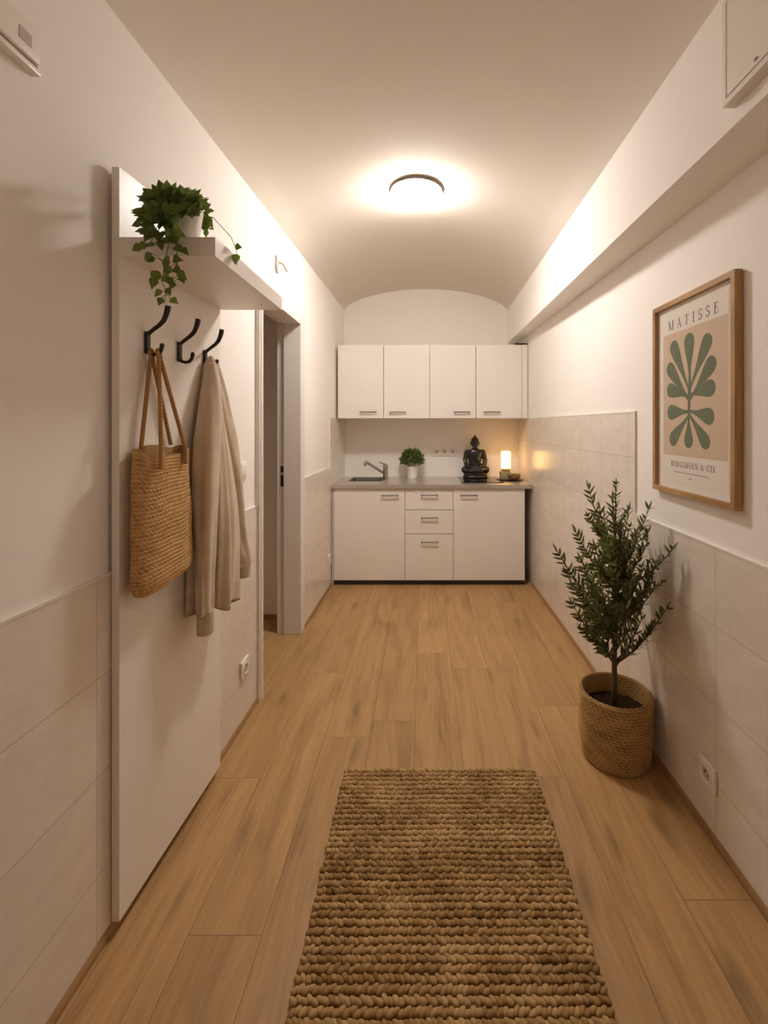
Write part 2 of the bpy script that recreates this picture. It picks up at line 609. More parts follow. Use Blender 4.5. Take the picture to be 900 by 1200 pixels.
for i, hy in enumerate(HOOKS):
    x = PX(hy)
    k = obj('hook', MB().box((x, hy - .010, HZ - .034), (x + .009, hy + .010, HZ + .030), .003), M['iron'], rk, True, angle=50)
    up = [(.004, .020), (.010, .027), (.024, .038), (.040, .050), (.051, .062), (.058, .078), (.062, .092), (.064, .104)]
    lo = [(.004, -.026), (.012, -.033), (.024, -.036), (.036, -.033), (.0435, -.024), (.046, -.012), (.0465, -.008)]
    obj('upper_prong', MB().tube([(x + a, hy, HZ + b) for a, b in up], [.0058, .0058, .0058, .0062, .0068, .0074, .0082, .0080], 12), M['iron'], k, True, angle=60)
    lm = MB().tube([(x + a, hy, HZ + b) for a, b in lo], [.0058, .0055, .0052, .0052, .0054, .006, .0055], 12)
    lm.ellipsoid((x + .0465, hy, HZ - .009), (.0066, .0066, .0066))
    obj('lower_prong', lm, M['iron'], k, True, angle=60)


# ---------------------------------------------------------------- woven surfaces
def braid(u, v, p, q, tw):
    """height 0..1 of a rope row: u along the row, v across the rows"""
    r = math.floor(v / p); fv = v / p - r
    row = math.sqrt(max(0, 1 - (2 * fv - 1) ** 2))
    s = 1 if (r % 2 == 0 or tw == 0) else -1
    ph = u / q + s * (fv - .5) * 1.1 + .37 * (r % 3)
    lump = .5 + .5 * math.cos(2 * PI * ph)
    return row * (.55 + .45 * lump), row * .55 + .45 * lump  # second value is a tint with crease shade between rows built in


# tote bag hanging from the first hook
BY, BX, ZT, ZBt = 1.342, -.763, 1.27, .885
bg = thing('tote_bag', 'woven straw tote bag hanging by its handles from the first coat hook', 'bag', (BX, BY, ZBt))
def bag_ring(t, n=300):
    """t 0 bottom .. 1 top : rounded-rectangle ring"""
    hy = .134 - .022 * t + .006 * math.sin(PI * t)
    hx = (.034 - .004 * t) if t > .06 else .034 * (.70 + .30 * math.sqrt(t / .06))
    if t < .10: hy *= .86 + .14 * math.sqrt(t / .10)
    cy = BY + .012 * (1 - t)
    out = []
    e = 2 / 3.2
    for k in range(n):
        a = 2 * PI * k / n
        ca, sa = math.cos(a), math.sin(a)
        x = hx * math.copysign(abs(ca) ** e, ca)
        y = hy * math.copysign(abs(sa) ** (2 / 2.6), sa)
        out.append((BX + x, cy + y, a))
    return out
nb, nz = 300, 210
rings, tints = [], []
H = ZT - ZBt
for j in range(nz + 1):
    t = j / nz
    rg = bag_ring(t, nb)
    row = []
    per = 0
    for k, (x, y, a) in enumerate(rg):
        x2, y2, _ = rg[(k + 1) % nb]
        nx, ny = y2 - y, x - x2
        ln = math.hypot(nx, ny) or 1
        u = per
        per += ln
        zz = ZBt + t * H
        zz += .010 * (1 - t) * math.sin(a * 1.0) + .004 * mnoise.noise((x * 9, y * 9, t * 3))
        if t > .55:                                        # sagging mouth
            zz += ((t - .55) / .45) ** 2 * (.006 * math.cos(4 * a) - .006 * abs(math.cos(a)) ** 3 - .012 * math.cos(a))
        h, tt = braid(u + .004 * mnoise.noise((y * 30, t * 30, 1)), t * H + .0025 * mnoise.noise((x * 14, y * 14, t * 4)), .0115, .0135, 1)
        w = .004 * mnoise.noise((x * 12, y * 12, t * 5))
        row.append((x + nx / ln * (h * .0034 + w), y + ny / ln * (h * .0034 + w), zz))
        tints.append(min(1, max(0, .12 + .72 * tt + .22 * mnoise.noise((x * 60, y * 60, zz * 60)))))
    rings.append(row)
bb = MB()
bb.loft(rings, True, False, tints)
ins = [[(BX + (x - BX) * .86, y + (BY - y) * .03, z) for x, y, z in rings[-1]],
       [(BX + (x - BX) * .8, y + (BY - y) * .05, z - .12) for x, y, z in rings[-1]]]
bb.loft([rings[-1]] + ins, False, True, .15)
body = obj('body', bb, M['bag'], bg, True)
px1 = PX(HOOKS[0])
def strap(name, xo, ya, yb, za, zb, outside, oy):
    top = Vector((px1 + .026 + oy, HOOKS[0], HZ - .028))
    A, B = Vector((xo, ya, za)), Vector((xo, yb, zb))
    pts = [A.lerp(top, i / 14) + Vector((0, 0, 0)) for i in range(14)]
    pts += [top + Vector((0, -.006, .002)), top + Vector((0, 0, .0055)), top + Vector((0, .006, .002))]
    pts += [top.lerp(B, i / 14) for i in range(1, 15)]
    mb = MB()
    rings = []
    n = len(pts)
    dense = []
    for i in range(n - 1):
        for s_ in range(5): dense.append(pts[i].lerp(pts[i + 1], s_ / 5))
    dense.append(pts[-1])
    rad, tn, L = [], [], 0
    for i, p in enumerate(dense):
        if i: L += (p - dense[i - 1]).length
        w = .5 + .5 * math.cos(2 * PI * L / .011)
        rad.append(.0054 + .0011 * w)
        tn += [.25 + .5 * w] * 10
    mb.tube(dense, rad, 10, tn)
    o = obj('handle', mb, M['strap'], bg, True)
    if outside:
        for P in (A, B):
            e = MB().box((xo - .004, P.y - .009, P.z - .040), (xo + .0065, P.y + .009, P.z + .006), .003, tint=.55)
            obj('handle_tab', e, M['strap'], o, True)
    return o
strap('handle', BX + .0405, 1.268, 1.398, 1.258, 1.262, True, .010)
strap('handle', BX - .022, 1.278, 1.428, 1.276, 1.280, False, -.011)

# ---------------------------------------------------------------- beige knit jacket on the third hook
hy3 = HOOKS[2]
px3 = PX(hy3)
jk = thing('jacket', 'beige knit jacket hanging from the third coat hook beside the straw bag', 'jacket', (px3 + .06, hy3, .68))
def lerp(a, b, t): return a + (b - a) * t
def sstep(t): t = max(0, min(1, t)); return t * t * (3 - 2 * t)
jn, jz = 120, 90
rings = []
for j in range(jz + 1):
    t = j / jz                                           # 0 top .. 1 hem
    z0 = lerp(1.588, .70, t)
    g = sstep(min(1, t * 1.35)) ** .8
    cy = lerp(hy3 - .004, 1.612, t)
    cx = lerp(px3 + .026, px3 + .056, sstep(t * 1.3))
    hy_, hx_ = lerp(.020, .102, g), lerp(.026, .050, g)
    if t < .05:
        s_ = math.sqrt(max(.02, t / .05)); hy_ *= s_; hx_ *= s_
    row = []
    for k in range(jn):
        a = 2 * PI * k / jn
        fold = .30 * g * math.cos(6 * a + 1.2 + .8 * math.sin(2.2 * t)) + .13 * g * math.cos(12 * a + 2.1 * t + .4) + .07 * mnoise.noise((math.cos(a) * 2, math.sin(a) * 2, t * 3))
        rr = 1 + fold
        x = cx + hx_ * rr * math.cos(a)
        y = cy + hy_ * rr * math.sin(a)
        x = max(x, PX(y) + .003 if y < RF else -.806)
        row.append((x, y, z0 + (.018 * math.sin(a * 1 + 2.6) + .006 * math.sin(5 * a)) * t))
    rings.append(row)
hem_at = int(jz * .925)
obj('body', MB().loft(rings[:hem_at + 1], True, False), M['knit'], jk, True)
hr = []
for j in range(hem_at, jz + 1):
    row = []
    for k, p in enumerate(rings[j]):
        q = rings[j][(k + 1) % jn]; o_ = rings[j][k - 1]
        w = .0012 * (1 if k % 2 else -1)
        c = Vector((sum(r[0] for r in rings[j]) / jn, sum(r[1] for r in rings[j]) / jn, p[2]))
        d = (Vector(p) - c); d.normalize()
        row.append(tuple(Vector(p) + d * w))
    hr.append(row)
inner = [tuple(Vector((sum(r[0] for r in rings[-1]) / jn, sum(r[1] for r in rings[-1]) / jn, p[2])).lerp(Vector(p), .93) + Vector((0, 0, .02))) for p in hr[-1]]
obj('hem', MB().loft(hr + [inner], False, True), M['rib'], jk, True)
def sleeve(path, radii, cuff_from, seed):
    n = 48
    rnd = random.Random(seed)
    P = [Vector(p) for p in path]
    def pt(t):
        f = t * (len(P) - 1); i = min(int(f), len(P) - 2)
        f -= i
        a, b = P[max(i - 1, 0)], P[min(i + 2, len(P) - 1)]
        p0, p1 = P[i], P[i + 1]
        return .5 * ((2 * p0) + (p1 - a) * f + (2 * a - 5 * p0 + 4 * p1 - b) * f * f + (3 * p0 - a - 3 * p1 + b) * f ** 3)
    def rad(t):
        f = t * (len(radii) - 1); i = min(int(f), len(radii) - 2); f -= i
        return radii[i] * (1 - f) + radii[i + 1] * f
    m = 70
    body_, cuff_ = [], []
    for j in range(m + 1):
        t = j / m
        c = pt(t); r = rad(t)
        iscuff = t >= cuff_from
        row = []
        for k in range(n):
            a = 2 * PI * k / n
            if iscuff:
                f = .035 * (1 if k % 2 else -1)
                ex = 1.0
            else:
                f = .16 * math.cos(3 * a + seed + 3.0 * t) + .08 * math.cos(5 * a - 6 * t + seed) + .06 * mnoise.noise((a, t * 9, seed))
                ex = 1.0
            x = c.x + r * .78 * (1 + f) * math.cos(a)
            y = c.y + r * (1 + f) * math.sin(a)
            x = max(x, (PX(y) if y < RF else -.815) + .002)
            row.append((x, y, c.z))
        if not iscuff: body_.append(row)
        else: cuff_.append(row)
    s_ = obj('sleeve', MB().loft(body_ + [cuff_[0]], True, False), M['knit'], jk, True)
    last = cuff_[-1]
    cc = Vector((sum(p[0] for p in last) / n, sum(p[1] for p in last) / n, last[0][2]))
    inn = [tuple(cc.lerp(Vector(p), .82)) for p in last]
    inn2 = [tuple(cc.lerp(Vector(p), .8) + Vector((0, 0, .03))) for p in last]
    obj('cuff', MB().loft(cuff_ + [inn, inn2], False, True), M['rib'], s_, True)
sleeve([(px3 + .030, 1.640, 1.56), (px3 + .045, 1.610, 1.42), (px3 + .058, 1.560, 1.22), (px3 + .064, 1.530, 1.02), (px3 + .066, 1.520, .84), (px3 + .066, 1.520, .74), (px3 + .066, 1.519, .655)],
       [.016, .036, .050, .050, .040, .0315, .0305, .0305], .855, 1)
sleeve([(px3 + .030, 1.665, 1.56), (px3 + .040, 1.688, 1.42), (px3 + .055, 1.722, 1.24), (px3 + .070, 1.742, 1.05), (px3 + .084, 1.752, .92), (px3 + .102, 1.752, .84), (px3 + .102, 1.752, .765)],
       [.016, .032, .042, .043, .036, .030, .029, .029], .89, 4)

# ---------------------------------------------------------------- trailing plant on the shelf
PCX, PCY, PZ = -.665, 1.275, 1.835
tp = thing('trailing_plant', 'trailing green vine in a white pot on the coat rack shelf', 'plant', (PCX, PCY, PZ))
obj('pot', MB().lathe([(.034, 0), (.038, .002), (.046, .075), (.049, .092), (.0495, .098), (.046, .099), (.043, .085), (.02, .083)], (PCX, PCY, PZ), 40), M['ceramic'], tp, True, angle=50)
obj('soil', MB().lathe([(.0432, .084), (.03, .088), (.001, .090)], (PCX, PCY, PZ), 24, cap0=False), M['soil'], tp, True)
lv, st = MB(), MB()
HEART = (.25, .92, 1., .72, .35, .02)
def vine_leaf(p, d, L, tint=None):
    n = Vector((random.uniform(-.5, .5), -1, random.uniform(-.1, .7)))
    lv.leaf(p, d, n, L, L * random.uniform(.74, .9), HEART, random.uniform(.1, .4), random.uniform(.05, .35), random.random() if tint is None else tint)
crown = Vector((PCX, PCY, PZ + .095))
mass = [(197, 248, 1.20, 30, 26), (190, 262, 1.17, 20, 20), (213, 241, 1.25, 24, 13), (228, 248, 1.31, 15, 14)]
for cx, cy, Yc, rx, ry in mass:
    for _ in range(int(rx * 3.4)):
        a, r = random.uniform(0, 2 * PI), math.sqrt(random.random())
        px, py = cx + rx * r * math.cos(a), cy + ry * r * math.sin(a)
        if py > 276 and px > 225: continue
        if px > 206 and py > 252 and px < 231: continue
        y_ = Yc + random.uniform(-.035, .035)
        p = at(px, py, y_)
        if p.z < PZ + .006 and y_ > RN - .02: p.y = RN - random.uniform(.015, .04)
        if (Vector((p.x, p.y)) - Vector((PCX, PCY))).length < .052 and p.z < PZ + .1:
            p.y -= .06
        p.x = max(p.x, PX(p.y) + .012)
        d = Vector((math.cos(a) * .7, -random.uniform(.1, .6), -math.sin(a) * .6 + .05))
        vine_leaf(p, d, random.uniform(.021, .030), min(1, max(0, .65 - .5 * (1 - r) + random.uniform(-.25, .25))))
for px, py, y_, L in ((184, 230, 1.22, .030), (172, 236, 1.20, .028), (214, 230, 1.27, .034), (221, 233, 1.27, .03), (236, 246, 1.30, .032), (198, 233, 1.22, .027)):
    p = at(px, py, y_)
    st.tube([crown.lerp(p, 0), crown.lerp(p, .6) + Vector((0, 0, .012)), p], .0012, 6)
    vine_leaf(p, (random.uniform(-.3, .3), -.2, 1), L, random.uniform(.75, 1))
def vine(px_pts, leaves, Lf):
    pts = [at(*q) for q in px_pts]
    st.tube([crown + Vector((0, -.03, .0))] + pts, .0011, 6)
    for (px, py, dx, dz, s_) in leaves:
        y_ = px_pts[-1][2] + random.uniform(-.012, .006)
        p = at(px, py, y_)
        q = min(pts, key=lambda w: (w - p).length)
        st.tube([q, q.lerp(p, .5) + Vector((0, 0, .003)), p], .0008, 5)
        vine_leaf(p, (dx, -.25, dz), Lf * s_, random.uniform(.35, .95))
YV = 1.165
vine([(203, 262, 1.19), (198, 285, YV), (193, 308, YV), (190, 330, YV), (195, 345, YV), (192, 356, YV)],
     [(182, 287, -1, -.2, 1.1), (172, 286, -1, -.5, 1.0), (178, 297, -.6, -.6, .95), (181, 302, -.9, -.5, .9), (195, 300, .2, -1, 1.1), (186, 318, -.5, -1, 1.25), (183, 326, -.4, -1, 1.1), (193, 322, .5, -1, 1.0), (190, 341, -.7, -.5, .9), (190, 349, -.5, -1, .8), (200, 350, .9, -.5, .85), (197, 337, .3, -1, .8)], .027)
vine([(208, 262, 1.19), (207, 290, YV), (208, 312, YV), (211, 328, YV)],
     [(204, 290, .9, -.3, 1.2), (212, 291, .8, -.6, 1.0), (203, 303, .8, -.2, 1.1), (197, 305, -.2, -1, 1.1), (204, 314, .7, -.5, 1.0), (209, 318, .8, -.8, 1.1), (212, 324, .6, -1, .8), (199, 312, -.4, -1, 1.0), (203, 330, -.2, -1, .8), (199, 325, .3, -1, .8)], .026)
vine([(188, 258, 1.18), (180, 275, YV), (176, 285, YV)], [(166, 262, -1, -.2, 1.0), (167, 250, -1, .2, .9), (176, 274, -.5, -.7, 1), (166, 288, -1, -.5, 1.1), (188, 281, .2, -1, 1.1)], .026)
st.tube([crown, at(236, 245, 1.30), at(243, 256, 1.36), at(246, 268, 1.38)], .0011, 6)
for _ in range(26):
    px, py = random.uniform(229, 249), random.uniform(243, 274)
    if px < 236 and py > 262: continue
    vine_leaf(at(px, py, random.uniform(1.33, 1.38)), (random.uniform(-.6, 1), -.3, random.uniform(-1, .3)), random.uniform(.016, .026))
fp = [crown, Vector((-.60, 1.31, 1.93)), Vector((-.555, 1.325, 1.88)), Vector((-.540, 1.325, 1.845)), Vector((-.538, 1.325, 1.80))]
st.tube(fp, .0011, 6)
vine_leaf((-.542, 1.322, 1.852), (1, -.2, -.2), .022); vine_leaf((-.538, 1.322, 1.83), (-.1, -.2, -1), .032, .8)
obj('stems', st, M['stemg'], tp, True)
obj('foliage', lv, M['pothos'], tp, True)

# ---------------------------------------------------------------- wall fittings
def frame_at(x, y, z, side):
    """local frame of a fitting on the left (side 1) or right (side -1) wall: out, along the hall, up"""
    return Matrix(((side, 0, 0, x), (0, 1, 0, y), (0, 0, 1, z), (0, 0, 0, 1)))


def ring_pts(r, o, n, cy=0, cz=0):
    return [(o, cy + r * math.cos(2 * PI * k / n), cz + r * math.sin(2 * PI * k / n)) for k in range(n)]


def socket(Mx, label, group=None, cells=1, name='wall_socket', size=.082, step=.0765):
    root = thing(name, label, 'socket', Mx.translation, group)
    tr_ = lambda mb: (setattr(mb, 'v', [tuple(Mx @ Vector(v)) for v in mb.v]), mb)[1]
    L = size + step * (cells - 1)
    obj('plate', tr_(MB().box((0, -L / 2, -size / 2), (.0105, L / 2, size / 2), .0035, 3)), M['plastic'], root, True, angle=40)
    for i in range(cells):
        cy = (i - (cells - 1) / 2) * step
        n = 32
        d = MB().loft([ring_pts(.0275, .0104, n, cy), ring_pts(.0275, .0128, n, cy), ring_pts(.0245, .0132, n, cy),
                       ring_pts(.0215, .0132, n, cy), ring_pts(.0195, .0112, n, cy)], True, False)
        d.loft([ring_pts(.0195, .0112, n, cy), ring_pts(.0190, .0108, n, cy)], False, True)
        ins_ = obj('insert', tr_(d), M['plastic'], root, True, angle=35)
        c = MB().loft([ring_pts(.0188, .0111, n, cy), ring_pts(.0186, .0113, n, cy)], True, True)
        obj('well', tr_(c), M['socketwell'], ins_, True, angle=35)  # flat disc coloured darker to stand for the shade inside the well
        h = MB()
        for s_ in (-1, 1):
            h.loft([ring_pts(.0026, .0112, 12, cy + s_ * .0095), ring_pts(.0026, .0118, 12, cy + s_ * .0095)])
        h.box((.0112, cy - .002, .010), (.0155, cy + .002, .014), .0005)
        obj('pin_holes', tr_(h), M['dark'], ins_)
    return root


socket(frame_at(fR(1.504), 1.504, .200, -1), 'white wall socket low on the right tiles near the potted tree')
socket(frame_at(fL(2.065), 2.065, .252, 1), 'white wall socket low on the left tiles beside the doorway')
socket(frame_at(fL(3.77), 3.77, .245, 1), 'small white wall socket low on left tiles beside the sink cabinet')
socket(Matrix(((0, 1, 0, .1975), (-1, 0, 0, Y1), (0, 0, 1, 1.083), (0, 0, 0, 1))), 'triple white wall socket between the herb pot and the statue', cells=3)
sw = thing('light_switch', 'white rocker light switch on the left wall beside the doorway', 'switch', (PL(2.06), 2.06, 1.135))
obj('plate', MB().box((PL(2.06), 2.019, 1.094), (PL(2.06) + .010, 2.101, 1.176), .0035, 3), M['plastic'], sw, True, angle=40)
obj('rocker', MB().box((PL(2.06) + .009, 2.031, 1.106), (PL(2.06) + .0145, 2.089, 1.164), .002), M['plastic'], sw, True, angle=40)

# chime box top left
x = PL(.88)
cb = thing('chime_box', 'white plastic doorbell chime box high on the left wall', 'chime box', (x, .88, 2.08))
obj('cover', MB().box((x, .79, 2.100), (x + .028, .978, 2.172), .004, 3), M['plastic'], cb, True, angle=40)
obj('ledge', MB().box((x, .785, 2.084), (x + .022, .986, 2.096), .002), M['plastic'], cb, True, angle=40)
obj('seam', MB().box((x, .79, 2.095), (x + .020, .980, 2.101)), M['grey'], cb)
obj('button', MB().box((x + .0272, .925, 2.120), (x + .0292, .955, 2.146), .0008), M['socketwell'], cb)

# hatch on the beam, top right
hx = XB(1.0)
hb = thing('meter_hatch', 'white framed meter hatch on the boxed beam high at right', 'hatch', (hx, .97, 2.12))
fr = MB()
for lo_, hi_ in (((hx - .030, 1.130, 2.125), (hx + .004, 1.142, 2.385)), ((hx - .030, .76, 2.125), (hx + .004, .772, 2.385)),
                 ((hx - .030, .7725, 2.125), (hx + .004, 1.1295, 2.139)), ((hx - .030, .7725, 2.373), (hx + .004, 1.1295, 2.385))):
    fr.box(lo_, hi_, 0)
obj('frame', fr, M['frameenamel'], hb)
obj('backing', MB().box((hx - .012, .77, 2.135), (hx + .002, 1.132, 2.376)), M['grey'], hb)
dr = obj('door', MB().box((hx - .032, .775, 2.1415), (hx - .014, 1.1235, 2.370), .002), M['plastic'], hb)
obj('latch', MB().box((hx - .0345, 1.02, 2.1500), (hx - .0318, 1.028, 2.156), .0005), M['grey'], dr)
# small peg fitting above the doorway
px_ = PL(2.52)
wp = thing('wall_peg', 'small white peg bracket on the left wall above the doorway', 'peg', (px_, 2.52, 2.21))
pl = MB()
rg = [(-.022, .045), (.022, .045), (.022, -.02), (.0, -.05), (-.022, -.02)]
pl.loft([[(px_ - .001, 2.515 + a, 2.215 + b) for a, b in rg], [(px_ + .012, 2.515 + a * .94, 2.215 + b * .94) for a, b in rg]])
obj('plate', pl, M['pegw'], wp)
obj('peg', MB().tube([(px_ + .010, 2.53, 2.235), (px_ + .03, 2.545, 2.228), (px_ + .05, 2.56, 2.19)], [.007, .007, .008], 12), M['pegw'], wp, True, angle=50)

# ---------------------------------------------------------------- kitchen, lower row
CF = 3.845                                               # door fronts
def bar_handle(xc, z, yf, parent, w=.145):
    mb = MB()
    mb.tube([(xc - w / 2, yf - .026, z), (xc + w / 2, yf - .026, z)], .0055, 10)
    for s_ in (-1, 1):
        mb.tube([(xc + s_ * (w / 2 - .008), yf + .001, z), (xc + s_ * (w / 2 - .008), yf - .026, z)], .005, 8)
    return obj('handle', mb, M['darksteel'], parent, True, angle=50)

def front(name, x0, x1, z0, z1, parent, hx_, hz, yf=CF, th=.018):
    d = obj(name, MB().box((x0 + .0022, yf, z0 + .0022), (x1 - .0022, yf + th, z1 - .0022), .0012), M['gloss'], parent)
    bar_handle(hx_, hz, yf, d)
    return d

def carcass(x0, x1, z0, z1, yf, yb, parent, top=True):
    mb = MB()
    t = .016
    mb.box((x0, yf, z0), (x0 + t, yb, z1)); mb.box((x1 - t, yf, z0), (x1, yb, z1))
    mb.box((x0 + t, yf, z0), (x1 - t, yb, z0 + t)); mb.box((x0 + t, yf, z1 - t), (x1 - t, yb if top else yf + .06, z1))
    mb.box((x0 + t, yb - .006, z0 + t), (x1 - t, yb, z1 - t))
    return obj('carcass', mb, M['white'], parent)

ZL, ZH = .042, .808
XS = [-.756, -.160, .243, .842]
rootargs = [('sink_cabinet', 'white kitchen base cabinet under the sink with one wide door'),
            ('drawer_cabinet', 'white kitchen base cabinet with three drawers in the middle'),
            ('base_cabinet', 'white kitchen base cabinet under the statue with one wide door')]
roots = []
for i, (nm, lb) in enumerate(rootargs):
    x0, x1 = XS[i], XS[i + 1]
    r = thing(nm, lb, 'cabinet', ((x0 + x1) / 2, CF + .3, 0), 'kitchen base cabinets')
    roots.append(r)
    carcass(x0 + .0005, x1 - .0005, ZL, ZH, CF + .0185, Y1 - .03, r, i > 0)
    obj('plinth', MB().box((x0 + .001, CF + .020, 0), (x1 - .001, CF + .035, ZL - .0005)), M['plinth'], r)
    obj('foot_rail', MB().box((x0 + .001, Y1 - .12, 0), (x1 - .001, Y1 - .10, ZL - .0005)), M['plinth'], r)
front('door', XS[0], XS[1], ZL, ZH, roots[0], -.283, .755)
front('drawer', XS[1], XS[2], .6315, ZH, roots[1], .046, .757)
front('drawer', XS[1], XS[2], .430, .6315, roots[1], .046, .570)
front('drawer', XS[1], XS[2], ZL, .430, roots[1], .046, .367)
front('door', XS[2], XS[3], ZL, ZH, roots[2], .373, .755)
tag(obj('filler_panel', MB().box((BL(3.85) + .001, CF + .002, 0.001), (XS[0] - .003, CF + .02, ZH), .001), M['gloss']),
    'narrow white filler strip between the left tiles and the sink cabinet', 'panel')

# worktop with sink cut-out
CT0, CT1 = .811, .843
SX0, SX1, SY0, SY1 = -.665, -.375, 4.07, 4.37
ct = thing('worktop', 'grey stainless kitchen worktop running across the base cabinets', 'worktop', (.06, 4.1, CT0))
wm = MB()
xl, xr = fL(3.83) + .002, fR(4.1) - .006
xs, ys = [xl, SX0, SX1, xr], [3.825, SY0, SY1, Y1 - .002]
for i in range(3):
    for j in range(3):
        if i == 1 and j == 1: continue
        wm.add([(xs[i], ys[j], CT1), (xs[i + 1], ys[j], CT1), (xs[i + 1], ys[j + 1], CT1), (xs[i], ys[j + 1], CT1),
                (xs[i], ys[j], CT0), (xs[i + 1], ys[j], CT0), (xs[i + 1], ys[j + 1], CT0), (xs[i], ys[j + 1], CT0)],
               [(0, 1, 2, 3), (7, 6, 5, 4)])
for (a, b) in (((xl, 3.825), (xr, 3.825)), ((xr, 3.825), (xr, Y1 - .002)), ((xr, Y1 - .002), (xl, Y1 - .002)), ((xl, Y1 - .002), (xl, 3.825))):
    wm.add([(a[0], a[1], CT0), (b[0], b[1], CT0), (b[0], b[1], CT1), (a[0], a[1], CT1)], [(0, 1, 2, 3)])
bmw = bmesh.new()
vv = [bmw.verts.new(v) for v in wm.v]
for f in wm.f: bmw.faces.new([vv[i] for i in f])
bmesh.ops.remove_doubles(bmw, verts=bmw.verts[:], dist=1e-5)
obj('top', MB().frombm(bmw), M['steel'], ct)
def rrect(x0, x1, y0, y1, z, r, n=6):
    out = []
    for cx, cy, a0 in ((x1 - r, y1 - r, 0), (x0 + r, y1 - r, PI / 2), (x0 + r, y0 + r, PI), (x1 - r, y0 + r, 1.5 * PI)):
        out += [(cx + r * math.cos(a0 + k * PI / 2 / n), cy + r * math.sin(a0 + k * PI / 2 / n), z) for k in range(n + 1)]
    return out
sk = MB().loft([rrect(SX0 - .012, SX1 + .012, SY0 - .012, SY1 + .012, CT1 + .0004, .03), rrect(SX0 - .010, SX1 + .010, SY0 - .010, SY1 + .010, CT1 + .002, .03),
                rrect(SX0 + .004, SX1 - .004, SY0 + .004, SY1 - .004, CT1 + .001, .04), rrect(SX0 + .010, SX1 - .010, SY0 + .010, SY1 - .010, CT1 - .03, .045),
                rrect(SX0 + .02, SX1 - .02, SY0 + .02, SY1 - .02, CT1 - .135, .05), rrect(SX0 + .05, SX1 - .05, SY0 + .05, SY1 - .05, CT1 - .15, .05)], False, True)
sb = obj('sink_basin', sk, M['basin'], ct, True, angle=50)
obj('drain', MB().lathe([(.03, .004), (.028, .006), (.012, .003), (.001, .003)], (-.52, 4.22, CT1 - .1505), 24), M['chrome'], sb, True)
# hob
hbm = MB().box((.318, 3.945, CT1 + .0003), (.685, 4.385, CT1 + .0055), .0015)
tag(obj('hob', hbm, M['hob'], loc=(.5, 4.16, CT1)), 'flat black glass hob let into the worktop under the statue', 'hob')
# tap
FX, FY = -.352, 4.20
ft = thing('kitchen_tap', 'chrome kitchen tap with slanted spout beside the sink', 'tap', (FX, FY, CT1))
obj('body', MB().lathe([(.027, 0), (.027, .006), (.022, .010), (.0215, .085), (.0235, .09), (.0235, .125), (.020, .135), (.008, .139)], (FX, FY, CT1 + .0003), 28), M['chrome'], ft, True, angle=45)
spt = obj('spout', MB().tube([(FX - .012, FY, CT1 + .060), (FX - .05, FY - .008, CT1 + .083), (FX - .12, FY - .02, CT1 + .130), (FX - .168, FY - .03, CT1 + .160), (FX - .182, FY - .033, CT1 + .162)],
                             [.0125, .012, .011, .011, .0115], 14), M['chrome'], ft, True, angle=50)
obj('aerator', MB().lathe([(.0135, -.032), (.0145, -.028), (.0145, .0), (.010, .006)], (FX - .180, FY - .033, CT1 + .160), 18), M['chrome'], spt, True, angle=50)
obj('lever', MB().tube([(FX, FY, CT1 + .138), (FX - .02, FY - .004, CT1 + .146), (FX - .055, FY - .01, CT1 + .158)], [.009, .0065, .005], 10), M['chrome'], ft, True, angle=50)

# potted herb
GX, GY = -.112, 4.31
hp = thing('potted_herb', 'bushy green herb in a white pot on the worktop', 'plant', (GX, GY, CT1))
obj('pot', MB().lathe([(.040, 0), (.043, .002), (.054, .105), (.056, .112), (.053, .114), (.050, .10), (.02, .098)], (GX, GY, CT1 + .0003), 36), M['ceramic'], hp, True, angle=50)
obj('soil', MB().lathe([(.0503, .099), (.001, .103)], (GX, GY, CT1), 24, cap0=False), M['soil'], hp, True)
lv, st = MB(), MB()
for i in range(520):
    a, e, r = random.uniform(0, 2 * PI), math.asin(random.uniform(-.35, 1)), random.uniform(.35, 1) ** .5
    d = Vector((math.cos(a) * math.cos(e), math.sin(a) * math.cos(e), math.sin(e)))
    p = Vector((GX, GY, CT1 + .165)) + Vector((d.x * .104, d.y * .088, d.z * .098)) * r * (1 + .16 * mnoise.noise(d * 3))
    lv.leaf(p, d + Vector((random.uniform(-.6, .6), random.uniform(-.6, .6), random.uniform(-.2, .6))), (random.uniform(-.4, .4), -1, .8),
            random.uniform(.020, .032), random.uniform(.016, .022), (.3, .9, 1, .6, .05), .25, .2, min(1, max(0, r - .35 + random.uniform(-.2, .35))))
for i in range(14):
    a = 2 * PI * i / 14
    st.tube([(GX + .02 * math.cos(a), GY + .02 * math.sin(a), CT1 + .10), (GX + .05 * math.cos(a), GY + .045 * math.sin(a), CT1 + .19)], .0015, 5)
obj('stems', st, M['stemg'], hp)
obj('foliage', lv, M['herb'], hp, True)

# ---------------------------------------------------------------- seated statue
SXc, SYc, SZ = .478, 4.325, CT1 + .006
bs = thing('seated_statue', 'black seated meditating statue on the worktop beside the glowing lamp', 'statue', (SXc, SYc, SZ))
q = MB()
E = lambda c, r, R=None: q.ellipsoid((SXc + c[0], SYc + c[1], SZ + c[2]), r, R, 3)
def limb(pts, rr): q.tube([(SXc + a, SYc + b, SZ + c) for a, b, c in pts], rr, 16); [E(p, (r, r, r)) for p, r in zip(pts, rr)]
E((0, .01, .075), (.080, .062, .045))                                   # hips
limb([(-.055, .0, .085), (-.100, -.032, .074), (-.040, -.078, .066), (.03, -.082, .066)], [.036, .032, .026, .020])   # legs crossed
limb([(.055, .0, .085), (.100, -.032, .074), (.040, -.070, .080), (-.03, -.076, .082)], [.036, .032, .026, .020])
E((-.045, -.086, .083), (.026, .013, .010)); E((.045, -.084, .070), (.024, .013, .010))                            # feet
